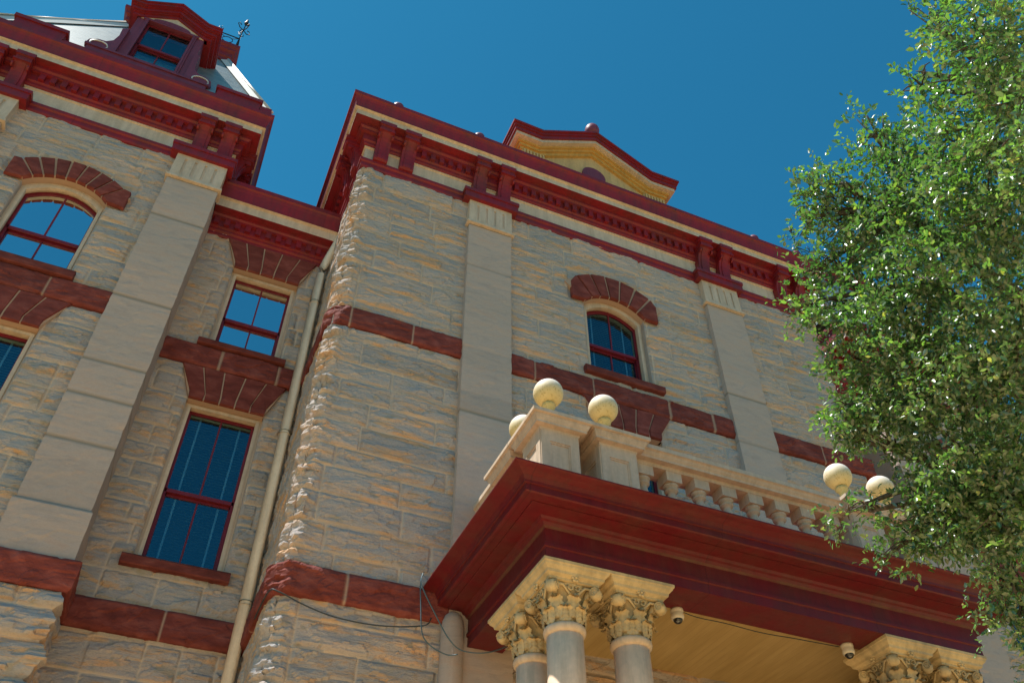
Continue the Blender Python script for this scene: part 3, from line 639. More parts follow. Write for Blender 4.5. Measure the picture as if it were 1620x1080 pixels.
for y in (10.32, 10.85): put_bracket(tc_, TX0 - .035, y, -math.pi / 2); put_bracket(tc_, TX1 + .035, y, math.pi / 2)
for x in (-1.35, -1.83, -5.22, -5.70): put_bracket(lc_, x, 11.215)
for y in (11.55, 12.05): put_bracket(lc_, WX + .035, y, math.pi / 2)
for x in (mx(-1.35), mx(-1.83), mx(-5.22), mx(-5.70)): put_bracket(rc_, x, 11.215)
put_bracket(rc_, mx(WX) - .035, 11.55, -math.pi / 2)
# small ball knobs along the tower gutter
kb = None
for x in (1.63, 3.44, mx(3.44) + .8, mx(1.63) + .2):
    if kb is None:
        mb = MB(); mb.lathe([(.03, 0), (.05, .04), (.10, .08), (.125, .15), (.12, .21), (.09, .26), (.04, .29), (.001, .30)]); kb = build(mb, 'knob', MAUVE, tc_, (x, 9.62, 16.0 + GZ), local=True)
    else: dup(kb, tc_, (x, 9.62, 16.0 + GZ))

# --- raised pediment over the centre of the tower
PC = 6.46
def offs(z, k=0): return [(PC - 2.17 + k, 17.60 - z), (PC - 1.43, 17.58 - z), (PC, 18.42 - z), (PC + 1.43, 17.58 - z), (PC + 2.17 - k, 17.60 - z)]
def band(mb, za, zb, y0, y1, k, mi):
    A, B = offs(za, k), offs(zb, k)
    for i in range(4): mb.prism_xz([B[i], B[i + 1], A[i + 1], A[i]], y0, y1, mi)
mb = MB()
band(mb, 0, .06, 9.66, 12.5, 0, 0); band(mb, .06, .14, 9.70, 12.5, .03, 0); band(mb, .14, .26, 9.73, 12.5, .06, 0); band(mb, .26, .36, 9.77, 12.5, .10, 1)
band(mb, .36, .42, 9.88, 12.5, .2, 2); band(mb, .42, .50, 9.93, 12.5, .24, 2); band(mb, .50, .60, 9.98, 12.5, .28, 2)
pd = build(mb, 'pediment', [RED, CREAM, CREAM_BOUNCE], ch, (PC, 10, 16.05 + GZ))
mb = MB(); T = offs(.58, .34); mb.prism_xz([(PC - 1.85, 16.0), (PC + 1.85, 16.0)] + T[::-1], 10.05, 10.2)
for s_ in (-1, 1):
    a, b = PC + s_ * 1.85, PC + s_ * 1.3; mb.box(min(a, b), max(a, b), 9.99, 10.06, 16.0, 17.02)
    for k in range(7): c = min(a, b) + .04 + k * .078; mb.box(c, c + .04, 9.95, 10.0, 16.75, 17.0)
    mb.box(min(a, b) - .02, max(a, b) + .02, 9.94, 10.06, 16.68, 16.74)
build(mb, 'tympanum', paint('deep_cream_paint', (0.66, 0.44, 0.20), (0.56, 0.34, 0.12)), pd, (PC, 10.1, 16.0 + GZ))
mb = MB(); mb.prism_xz([(PC + .30 * math.cos(t), 17.03 + .30 * math.sin(t)) for t in [2 * math.pi * k / 28 for k in range(28)]], 10.0, 10.06); build(mb, 'medallion', MAUVE, pd, (PC, 10.03, 17.03 + GZ))
mb = MB()
for xx in (PC - .85, PC + .9):
    mb.tube([(xx + .16 * math.cos(t), 9.72, 16.12 + .26 * math.sin(t)) for t in [math.pi * k / 12 for k in range(13)]], .012, 6)
build(mb, 'wire_hoop', IRON, tc_, (PC, 9.72, 16.05 + GZ))
mb = MB(); mb.lathe([(.17, 0), (.17, .05), (.07, .10), (.06, .16), (.12, .19), (.165, .27), (.18, .36), (.165, .45), (.12, .53), (.05, .58), (.001, .59)], (PC, 9.86, 18.38))
for s_ in (-1, 1): mb.prism_xz([(PC + s_ * .14, 18.30), (PC + s_ * .62, 18.07), (PC + s_ * .55, 18.2), (PC + s_ * .38, 18.24), (PC + s_ * .3, 18.36), (PC + s_ * .14, 18.5)], 9.80, 9.92)
build(mb, 'finial', MAUVE, pd, (PC, 9.86, 18.38 + GZ))
mb = MB(); mb.prism_yz([(12.5, 16.0), (12.5, 18.0), (13.5, 16.0)], PC - 2, PC + 2); build(mb, 'pediment_roof', SHINGLE, pd, (PC, 13, 16 + GZ))

# --- mansard roof with dormer on the left wing
def mansard(xl, xr, name='mansard_roof'):
    zb, zt, dd = 16.60, 20.45, 1.51; y0 = 11.12; y1 = 20.5
    b = [(xl, y0), (xr, y0), (xr, y1), (xl, y1)]; t = [(xl + dd, y0 + dd), (xr - dd, y0 + dd), (xr - dd, y1 - dd), (xl + dd, y1 - dd)]
    mb = MB(); mb.add([(x, y, zb) for x, y in b] + [(x, y, zt) for x, y in t], [(i, (i + 1) % 4, (i + 1) % 4 + 4, i + 4) for i in range(4)] + [(4, 5, 6, 7)])
    ro = build(mb, name, SHINGLE, ch, ((xl + xr) / 2, y0, zb + GZ))
    for (bx, by), (tx, ty), sx, sy in ((b[0], t[0], -1, -1), (b[1], t[1], 1, -1)):
        mb = MB(); vb = Vector((bx, by, zb)); vt = Vector((tx, ty, zt)); o = Vector((sx * .06, sy * .06, .03)); wv = .13
        a1 = Vector((-sx * wv, 0, 0)); a2 = Vector((0, wv, 0))
        P = [vb + o, vb + a1 + Vector((0, -.03, 0)), vt + a1 + Vector((0, -.03, .0)), vt + o]; mb.add(P, [(0, 1, 2, 3) if sx < 0 else (3, 2, 1, 0)])
        P = [vb + o, vb + a2 + Vector((sx * .03, 0, 0)), vt + a2 + Vector((sx * .03, 0, 0)), vt + o]; mb.add(P, [(3, 2, 1, 0) if sx < 0 else (0, 1, 2, 3)])
        mb.tube([vb + o, vt + o], .035, 8)
        build(mb, 'hip_trim', METAL, ro, (bx, by, zb + GZ))
    # curb cornice at the top
    p = [(xl + dd, y1 - dd), (xl + dd, y0 + dd), (xr - dd, y0 + dd), (xr - dd, y1 - dd)]
    mb = MB(); mb.sweep([(-.2, 20.40), (.06, 20.42), (.06, 20.52), (.10, 20.56), (.10, 20.72), (.16, 20.78), (.17, 20.86), (.22, 20.92), (.22, 21.02), (-.3, 21.05)], p)
    build(mb, 'curb_cornice', RED, ro, (xl, y0, 20.4 + GZ))
    # iron cresting
    mb = MB(); ya = y0 + dd - .12; xa, xb = xl + dd - .1, xr - dd + .1
    def run(P, Q, n):
        P, Q = Vector(P), Vector(Q)
        for zz in (0.06, .52): mb.tube([P + Vector((0, 0, zz)), Q + Vector((0, 0, zz))], .016, 5)
        for k in range(n + 1):
            c = P + (Q - P) * k / n; mb.tube([c, c + Vector((0, 0, .66))], .014, 5); d = (Q - P).normalized()
            for sg in (-1, 1): mb.tube([c + Vector((0, 0, .66)), c + d * sg * .06 + Vector((0, 0, .70)), c + d * sg * .05 + Vector((0, 0, .78))], .010, 4)
            mb.tube([c + Vector((0, 0, .66)), c + Vector((0, 0, .84))], .010, 4)
            if k < n:
                m_ = c + (Q - P) * .5 / n + Vector((0, 0, .29))
                mb.tube([m_ + d * .13 * math.cos(t) + Vector((0, 0, .13 * math.sin(t))) for t in [2 * math.pi * i / 12 for i in range(13)]], .011, 5)
                mb.tube([c + Vector((0, 0, .06)), m_ - d * .09 - Vector((0, 0, .09))], .009, 4); mb.tube([c + (Q - P) / n + Vector((0, 0, .06)), m_ + d * .09 - Vector((0, 0, .09))], .009, 4)
                mb.tube([c + Vector((0, 0, .52)), m_ - d * .09 + Vector((0, 0, .09))], .009, 4); mb.tube([c + (Q - P) / n + Vector((0, 0, .52)), m_ + d * .09 + Vector((0, 0, .09))], .009, 4)
    run((xa, ya, 21.0), (xb, ya, 21.0), 5); run((xb, ya, 21.0), (xb, ya + 4, 21.0), 8); run((xa, ya, 21.0), (xa, ya + 4, 21.0), 8)
    for xx in (xa, xb):
        mb.tube([(xx, ya, 21.0), (xx, ya, 22.55)], [.03, .018], 6)
        for t in range(4):
            a = t * math.pi / 2 + .6; e = Vector((math.cos(a), math.sin(a), 0)); c = Vector((xx, ya, 22.0))
            mb.tube([c, c + e * .12 + Vector((0, 0, -.02)), c + e * .2 + Vector((0, 0, .08)), c + e * .16 + Vector((0, 0, .18)), c + e * .1 + Vector((0, 0, .14))], .013, 4)
        mb.lathe([(.01, 0), (.05, .05), (.06, .10), (.02, .15), (.04, .2), (.001, .34)], (xx, ya, 22.3), 8)
    build(mb, 'roof_cresting', IRON, ro, (xa, ya, 21 + GZ))
    return ro
XL, XR = -6.20, -0.83
ms = mansard(XL, XR)
mansard(mx(XR), mx(XL))
# stepped red blocking course in front of the mansard
mb = MB(); mb.box(-6.15, -0.84, 10.99, 11.16, 16.04, 16.50); mb.box(-6.17, -.86, 11.15, 19, 16.04, 16.61); mb.box(-5.85, -4.93, 10.96, 11.3, 16.04, 16.74); mb.box(-1.93, -1.03, 10.96, 11.3, 16.04, 16.72); mb.box(-1.97, -1.0, 10.93, 11.3, 16.66, 16.76); mb.box(-1.02, -0.78, 10.97, 11.6, 16.04, 16.6); mb.box(-5.9, -4.9, 10.93, 11.3, 16.68, 16.78)
build(mb, 'blocking_course', RED, ch, (-3.5, 11.1, 16.04 + GZ))
# dormer
DX, DY = -3.48, 11.60
mb = MB(); mb.box(DX - .72, DX - .50, DY - .03, DY + 1.6, 16.5, 19.25); mb.box(DX + .50, DX + .72, DY - .03, DY + 1.6, 16.5, 19.25); mb.box(DX - .55, DX + .55, DY - .02, DY + 1.6, 16.5, 17.56)
mb.box(DX - .55, DX + .55, DY, DY + 1.6, 19.20, 19.4); mb.box(DX - 1.2, DX + 1.2, DY - .17, DY + .3, 16.60, 17.32); mb.box(DX - 1.25, DX + 1.25, DY - .20, DY + .1, 17.30, 17.36)
dm = build(mb, 'dormer', MAUVE, ch, (DX, DY, 16.5 + GZ))
window(DX, 1.08, 17.50, 19.24, DY - .12, 0, False, GLASS_DARK, name='dormer_window', casing=MAUVE, cw=.04, parent=dm, recess=.06, rails=.44)
def dof(z, k=0): return [(DX - .98 + k, 19.62 - z), (DX - .66, 19.62 - z), (DX + .02, 20.05 - z), (DX + .70, 19.62 - z), (DX + 1.02 - k, 19.62 - z)]
def dband(mb, za, zb, y0, y1, k, mi):
    A, B = dof(za, k), dof(zb, k)
    for i in range(4): mb.prism_xz([B[i], B[i + 1], A[i + 1], A[i]], y0, y1, mi)
mb = MB()
for za, zb, yy, kk in ((0, .05, .27, 0), (.05, .13, .24, .02), (.13, .17, .20, .05), (.17, .27, .16, .08), (.27, .31, .12, .12), (.31, .40, .08, .15)): dband(mb, za, zb, DY - yy, DY + 2.0, kk, 0)
build(mb, 'dormer_roof', RED, dm, (DX, DY, 19.6 + GZ))
mb = MB(); T = dof(.38, .24); mb.prism_xz([(DX - .74, 19.22), (DX + .78, 19.22)] + T[::-1], DY - .045, DY + .05); build(mb, 'tympanum', CREAM, dm, (DX, DY, 19.2 + GZ))
mb = MB(); ar = [(DX + .40 * math.cos(t), 19.255 + .15 * math.sin(t)) for t in [math.pi * k / 18 for k in range(19)]]; mb.prism_xz(ar, DY - .075, DY); mb.box(DX - .60, DX + .60, DY - .07, DY, 19.20, 19.262); build(mb, 'arch_panel', MAUVE, dm, (DX, DY, 19.2 + GZ))
for s_ in (-1, 1):
    mb = MB(); pts = [(.70, 17.30), (1.22, 17.30), (1.28, 17.42), (1.24, 17.60), (1.10, 17.70), (.95, 17.72), (.84, 17.85), (.80, 18.1), (.82, 18.4), (.70, 18.5)]
    mb.prism_xz([(DX + s_ * x, z) for x, z in pts], DY - .12, DY + .25)
    cxx = DX + s_ * 1.03; mb.tube([(cxx + .17 * math.cos(t), DY - .13, 17.5 + .13 * math.sin(t)) for t in [2 * math.pi * k / 20 for k in range(21)]], .016, 5, 1)
    build(mb, 'scroll', [MAUVE, METAL], dm, (cxx, DY, 17.3 + GZ))

dm.location += Vector((.078, -.26, -.40))
# --- downspout
mb = MB(); mb.tube([(1.27, 11.45, 13.98), (1.24, 11.50, 13.80), (1.10, 11.62, 13.20), (1.06, 11.66, 13.0), (1.05, 11.67, 12.8), (1.05, 11.67, FL)], .086, 14)
for zz in (5.9, 8.9, 12.0): mb.tube([(1.05, 11.67, zz - .03), (1.05, 11.67, zz + .03)], .098, 14)
build(mb, 'downspout', paint('downspout_paint', (0.82, 0.68, 0.54), (0.64, 0.5, 0.38), 0.5, 0.6), ch, (1.05, 11.67, 0))
mb = MB(); mb.lathe([(.15, 0), (.15, 6.75), (.14, 6.87), (.11, 6.95), (.05, 7.0), (.001, 7.01)], (3.46, 9.86, FL), 20); build(mb, 'colonnette', SMOOTH, ch, (3.46, 9.86, 0))

# ================================================================== ENTRANCE PORCH
PX0, PX1, PY = 3.66, 9.86, 7.50
PR = [(-.48, 4.985), (0, 4.98), (0, 5.10), (.02, 5.11), (.02, 5.15), (.0, 5.16), (.0, 5.34), (.03, 5.36), (.05, 5.39), (.08, 5.40), (.10, 5.43), (.28, 5.44), (.28, 5.455), (.40, 5.46), (.42, 5.47), (.42, 5.55), (.44, 5.555), (.445, 5.585), (.47, 5.63), (.54, 5.655), (.58, 5.665), (.60, 5.67), (.625, 5.68), (.625, 5.695), (-.3, 5.74)]
mb = MB(); mb.sweep(PR, [(PX0, 9.99), (PX0, PY), (PX1, PY), (PX1, 9.99)], [0] * 6 + [1] + [0] * 18); mb.box(PX0 + .1, PX1 - .1, PY + .2, 9.99, 5.62, 5.76); mb.sweep([(-.48, 4.985), (-.48, 5.30)][::-1], [(PX0, 9.99), (PX0, PY), (PX1, PY), (PX1, 9.99)])
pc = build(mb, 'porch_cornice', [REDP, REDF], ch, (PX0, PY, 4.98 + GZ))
mb = MB(); mb.box(PX0 + .47, PX1 - .47, PY + .47, 9.99, 5.24, 5.30); mb.sweep([(-.48, 5.18), (-.53, 5.18), (-.53, 5.25)], [(PX0, 9.9), (PX0, PY), (PX1, PY), (PX1, 9.9)])
build(mb, 'porch_ceiling', SOFFIT, ch, ((PX0 + PX1) / 2, 8.7, 5.24 + GZ))

def square(mb, prof):
    n = len(prof); vs = [(sx * h, sy * h, z) for h, z in prof for sx, sy in ((-1, -1), (1, -1), (1, 1), (-1, 1))]
    fs = [(j * 4 + k, j * 4 + (k + 1) % 4, (j + 1) * 4 + (k + 1) % 4, (j + 1) * 4 + k) for j in range(n - 1) for k in range(4)]
    mb.add(vs, fs + [(3, 2, 1, 0), tuple((n - 1) * 4 + k for k in range(4))])
# column with Corinthian capital (column = shaft part; capital, neck ring as sub-parts)
def capital_mesh():
    mb = MB(); a = .40
    square(mb, [(.27, .415), (.30, .42), (.30, .445), (.315, .455), (.345, .47), (.35, .50), (.36, .51), (.385, .535), (.395, .56), (.405, .565), (.405, .60)])
    mb.lathe([(.19, 0), (.19, .05), (.20, .15), (.21, .25), (.235, .34), (.28, .40), (.285, .415)], (0, 0, 0), 24)
    def leaf(ang, z0, h, w_, r0, curl):
        ca, sa = math.cos(ang), math.sin(ang); n = 15; vs = []; fs = []
        for i in range(n + 1):
            t = i / n; rr = r0 + .02 + .03 * t + curl * max(0, (t - .55) / .45) ** 1.5; z = z0 + h * (t if t < .82 else .82 + (t - .82) * -.9)
            ww = w_ * (.75 + .45 * math.sin(math.pi * min(1, t * 1.02))) * (1 if t < .9 else .62) * (1 + .30 * (i % 3 == 1) - .12 * (i % 3 == 0))
            for j, q in enumerate((-1, -.5, 0, .5, 1)):
                ro = rr + (.024 if j == 2 else (-.004 if j in (1, 3) else .012 * (i % 3 == 1))); vs.append((ro * ca - q * ww * sa, ro * sa + q * ww * ca, z))
        for i in range(n):
            for j in range(4): k = i * 5 + j; fs.append((k, k + 1, k + 6, k + 5))
        m0 = len(vs); vs2 = [(x * .93, y * .93, z - .006) for x, y, z in vs]; fs += [tuple(m0 + q for q in f_[::-1]) for f_ in fs]; mb.add(vs + vs2, fs, 0, True)
    for k in range(8): leaf(2 * math.pi * k / 8 + math.pi / 8, .01, .20, .062, .19, .065)
    for k in range(8): leaf(2 * math.pi * k / 8, .05, .30, .060, .20, .08)
    for k in range(4):
        ang = math.pi / 4 + k * math.pi / 2; ca, sa = math.cos(ang), math.sin(ang)
        # stalk and volute drum (axis tangential)
        mb.tube([(.20 * ca, .20 * sa, .12), (.235 * ca, .235 * sa, .26), (.29 * ca, .29 * sa, .37), (.36 * ca, .36 * sa, .405)], [.028, .03, .032, .03], 7)
        c = Vector((.375 * ca, .375 * sa, .345)); tv = Vector((-sa, ca, 0)); ov = Vector((ca, sa, 0))
        mb.tube([c - tv * .06, c - tv * .035, c + tv * .035, c + tv * .06], [.05, .068, .068, .05], 12)
        for sg in (-1, 1):
            sp = [c + tv * sg * .062 + (ov * math.cos(t) + Vector((0, 0, 1)) * math.sin(t)) * (.058 - .0035 * t) for t in [i * .7 for i in range(16)]]; mb.tube(sp, .010, 5)
            a2 = ang + sg * .33; b2 = ang + sg * .62; mb.tube([(.21 * math.cos(b2), .21 * math.sin(b2), .18), (.25 * math.cos(b2), .25 * math.sin(b2), .30), (.30 * math.cos(a2), .30 * math.sin(a2), .385), (.335 * math.cos(ang + sg * .15), .335 * math.sin(ang + sg * .15), .385)], .018, 5)
        a3 = k * math.pi / 2; e = Vector((math.cos(a3), math.sin(a3), 0)); q = Vector((-e.y, e.x, 0)); c3 = e * .325 + Vector((0, 0, .455))
        for i in range(6):
            t = 2 * math.pi * i / 6; mb.lathe([(.001, -.02), (.018, -.012), (.02, 0), (.014, .014), (.001, .02)], c3 + q * .034 * math.cos(t) + Vector((0, 0, .034 * math.sin(t))), 7)
        mb.lathe([(.001, -.02), (.017, -.01), (.02, 0), (.015, .014), (.001, .02)], c3 + e * .012, 7)
        for sg in (-1, 1):
            sp = [e * .275 + q * sg * .045 + Vector((0, 0, .36)) + (q * math.cos(t) * sg + Vector((0, 0, 1)) * math.sin(t)) * (.04 - .003 * t) for t in [i * .7 for i in range(11)]]; mb.tube(sp, .010, 5)
    return mb
ZC = 4.98 - .60                                       # underside of the capital
mb = MB(); H_ = ZC - .05 - FL; mb.lathe([(.29, 0), (.29, .12), (.25, .14), (.27, .2), (.23, .26), (.225, .3), (.228, H_ * .35), (.22, H_ * .6), (.205, H_ * .85), (.198, H_)], (0, 0, 0), 40)
colx = [(4.04, 7.89), (4.85, 7.89), (4.04, 8.70), (8.66, 7.89), (9.47, 7.89), (9.47, 8.70)]
COLP = paint('column_paint', (0.90, 0.64, 0.47), (0.8, 0.56, 0.40), 0.45, 0.4)
col0 = build(mb, 'column', COLP, ch, (colx[0][0], colx[0][1], 0), local=True)
CAPSTONE = paint('cream_capital', (0.62, 0.47, 0.26), (0.34, 0.27, 0.17), 0.6, 0.9)
build(capital_mesh(), 'capital', CAPSTONE, col0, (colx[0][0], colx[0][1], ZC + GZ), local=True)
mb = MB(); mb.lathe([(.20, -.09), (.225, -.07), (.235, -.035), (.225, 0.0), (.20, .012)], (0, 0, 0), 32); build(mb, 'neck_ring', CREAM, col0, (colx[0][0], colx[0][1], ZC + GZ), local=True)
for x, y in colx[1:]: dup(col0, ch, (x, y, 0))

# pedestals with ball finials
PZ = 5.75
def ped_mesh():
    mb = MB(); h = .26
    mb.box(-h - .03, h + .03, -h - .03, h + .03, 0, .16); mb.box(-h + .012, h - .012, -h + .012, h - .012, .16, 1.11)
    zb, zt = .16, 1.115
    for ax in range(4):
        def q(x0, x1, z0, z1, d0=.012, d1=.002):
            c = [(x0, -h + d1, z0), (x1, -h + d1, z0), (x1, -h + d0 + .02, z0), (x0, -h + d0 + .02, z0), (x0, -h + d1, z1), (x1, -h + d1, z1), (x1, -h + d0 + .02, z1), (x0, -h + d0 + .02, z1)]
            ca, sa = [(1, 0), (0, 1), (-1, 0), (0, -1)][ax]; mb.add([(x * ca - y * sa, x * sa + y * ca, z) for x, y, z in c], [(3, 2, 1, 0), (4, 5, 6, 7), (0, 1, 5, 4), (1, 2, 6, 5), (2, 3, 7, 6), (3, 0, 4, 7)])
        q(-h + .004, -h + .12, zb, zt, d1=-.012); q(h - .12, h - .004, zb, zt, d1=-.012); q(-h + .12, h - .12, zb, zb + .14, d1=-.012); q(-h + .12, h - .12, zt - .16, zt, d1=-.012)
        q(-h + .12, h - .12, zt - .185, zt - .16, d1=.0); q(-h + .12, -h + .14, zb + .14, zt - .185, d1=.0); q(h - .14, h - .12, zb + .14, zt - .185, d1=.0)
    return mb
def ped_cap():
    mb = MB(); square(mb, [(.25, 1.10), (.272, 1.11), (.28, 1.145), (.35, 1.155), (.35, 1.185), (.362, 1.20), (.378, 1.235), (.384, 1.24), (.384, 1.262), (.40, 1.266), (.418, 1.275), (.418, 1.325), (.3, 1.35)])
    mb.box(-.22, .22, -.22, .22, 1.335, 1.37); return mb
def ball_mesh():
    mb = MB(); rr = .205; pr = [(.13, -.70), (.13, -.55), (.08, -.50), (.055, -.38), (.055, -.29), (.085, -.25), (.095, -.225), (.085, -.195)]
    mb.lathe(pr, (0, 0, 0), 28); mb.lathe([(max(.001, rr * math.sin(t)), -rr * math.cos(t)) for t in [math.pi * k / 22 for k in range(23)]], (0, 0, 0), 32); return mb
peds = [(3.97, 7.90), (4.80, 7.90), (3.97, 8.72), (8.76, 7.90), (9.56, 7.90), (9.56, 8.72)]
p0 = build(ped_mesh(), 'pedestal', CREAM, ch, (*peds[0], PZ + GZ), local=True)
build(ped_cap(), 'pedestal_cap', CREAM, p0, (*peds[0], PZ + GZ), local=True)
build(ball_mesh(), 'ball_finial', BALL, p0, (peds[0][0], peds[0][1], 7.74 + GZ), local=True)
for i, (x, y) in enumerate(peds[1:]): dup(p0, ch, (x, y, PZ + GZ))

# balustrade: rails as the part, every baluster a sub-part
def rail_mesh(L_):
    mb = MB()
    pr = [(.12, 1.12), (.13, 1.15), (.14, 1.165), (.22, 1.17), (.225, 1.20), (.25, 1.23), (.255, 1.245), (.27, 1.26), (.29, 1.27), (.29, 1.335), (0, 1.36)]; pf = [(-a, z) for a, z in pr] + [(a, z) for a, z in pr[-2::-1]]; mb.prism_yz(pf, -L_ / 2, L_ / 2)
    return mb
def base_rail(L_):
    mb = MB(); mb.prism_yz([(-.16, 0), (-.16, .22), (-.13, .23), (-.13, .26), (.13, .26), (.13, .23), (.16, .22), (.16, 0)], -L_ / 2, L_ / 2); return mb
def baluster_mesh():
    mb = MB(); mb.box(-.115, .115, -.115, .115, .97, 1.125); mb.box(-.11, .11, -.11, .11, .26, .36)
    mb.lathe([(.07, .36), (.085, .38), (.07, .40), (.055, .42), (.09, .52), (.10, .59), (.085, .69), (.055, .80), (.05, .85), (.085, .865), (.095, .885), (.075, .90), (.06, .915), (.10, .93), (.105, .95), (.095, .975)], (0, 0, 0), 20); return mb
ba0 = None
def balustrade(x, y, L_, n, rot, zs=0):
    global ba0
    b = build(rail_mesh(L_), 'balustrade', CREAM, ch, (x, y, PZ + GZ), local=True); b.rotation_euler = (0, 0, rot)
    q_ = build(base_rail(L_), 'base_rail', CREAM, b, (x, y, PZ + GZ), local=True)
    for k in range(n):
        off = -L_ / 2 + L_ * (k + .5) / n
        if ba0 is None: c = build(baluster_mesh(), 'baluster', CREAM, b, (x + off, y, PZ + GZ), local=True); ba0 = c
        else: c = ba0.copy(); C.objects.link(c); c.parent = b; c.location = (off, 0, 0)
x0, x1 = peds[1][0] + .27, peds[3][0] - .27
balustrade((x0 + x1) / 2, 7.90, x1 - x0, 8, 0)
for px_ in (peds[2][0], peds[5][0]):
    y0_, y1_ = 8.99, 9.98; balustrade(px_, (y0_ + y1_) / 2, y1_ - y0_, 2, math.pi / 2)

# ================================================================== CAMERAS, CABLES
def dome_cam(x, y, z, label):
    t = thing('security_camera', label, 'security camera', (x, y, z + GZ)); t['group'] = 'dome cameras under the porch'
    WHITE = mat('white_plastic', (0.62, 0.56, 0.47), 0.4); BLK = mat('black_dome', (0.01, 0.01, 0.012), 0.08, 0, 0.8)
    mb = MB(); mb.lathe([(.075, 0), (.078, -.015), (.078, -.035), (.07, -.045), (.072, -.06), (.078, -.10), (.07, -.125), (.055, -.13)][::-1], (0, 0, 0), 28); build(mb, 'housing', WHITE, t, (x, y, z + GZ), local=True)
    mb = MB(); mb.lathe([(max(.001, .056 * math.cos(a)), -.128 - .052 * math.sin(a)) for a in [math.pi / 2 * k / 8 for k in range(8, -1, -1)]], (0, 0, 0), 24); d = build(mb, 'dome', BLK, t, (x, y, z + GZ), local=True)
    mb = MB(); mb.lathe([(.018, -.012), (.018, .0), (.008, .004)], (0, 0, 0), 14); l = build(mb, 'lens', mat('lens_ring', (.25, .25, .25), .3), d, (x - .028, y - .034, z + GZ - .165), local=True); l.rotation_euler = (R(35), R(-30), 0)
    return t
dome_cam(5.58, 7.98, 4.985, 'white dome security camera under the red porch beam, just right of the second column')
dome_cam(8.02, 7.93, 4.985, 'white dome security camera under the red porch beam, beside the right-hand corner capital')
def smooth_pts(P, n=6):
    P = [Vector(p) for p in P]; out = []
    for i in range(len(P) - 1):
        a, b, c, d = P[max(i - 1, 0)], P[i], P[i + 1], P[min(i + 2, len(P) - 1)]
        for k in range(n): t = k / n; out.append(.5 * ((2 * b) + (c - a) * t + (2 * a - 5 * b + 4 * c - d) * t * t + (3 * b - a - 3 * c + d) * t ** 3))
    return out + [P[-1]]
def cable(name, pts, rad, m, label):
    mb = MB(); mb.tube([(p.x, p.y, p.z) for p in smooth_pts(pts)], rad, 6); o = build(mb, name, m, None, (pts[0][0], pts[0][1], pts[0][2] + GZ)); o['label'] = label; o['category'] = 'cable'; return o
BLUEC = mat('blue_grey_cable', (0.07, 0.12, 0.15), 0.5); BLKC = mat('black_cable', (0.02, 0.03, 0.035), 0.5)
cable('cable', [(1.10, 10.6, 5.2), (1.12, 9.9, 5.22), (1.22, 9.75, 5.17), (1.53, 9.75, 5.07), (1.93, 9.75, 4.99), (2.48, 9.75, 4.99), (3.02, 9.72, 5.08), (3.12, 9.72, 5.2)], .009, BLKC, 'thin black cable sagging across the corner stones below the lowest red band')
cable('cable', [(2.95, 9.66, 5.75), (2.94, 9.70, 5.65), (2.97, 9.7, 5.31), (3.01, 9.7, 4.98), (3.12, 9.7, 4.84), (3.33, 9.68, 4.75), (3.45, 9.6, 4.74)], .008, BLUEC, 'blue-grey cable hanging straight down from the left end of the porch cornice')
cable('cable', [(2.95, 9.62, 5.75), (2.93, 9.6, 5.55), (3.15, 9.6, 5.17), (3.33, 9.6, 4.91), (3.5, 9.6, 4.80), (3.75, 9.5, 4.77), (4.0, 9.5, 4.88), (4.10, 9.5, 4.98)], .008, BLUEC, 'blue-grey cable slanting from the porch cornice and looping under it to the columns')
cable('cable', [(5.66, 7.98, 4.97), (5.9, 8.01, 4.96), (6.3, 8.03, 4.975), (6.8, 8.03, 4.955), (7.3, 8.03, 4.975), (7.94, 7.98, 4.965)], .006, BLKC, 'thin dark cable strung along the porch ceiling edge between the two dome cameras')

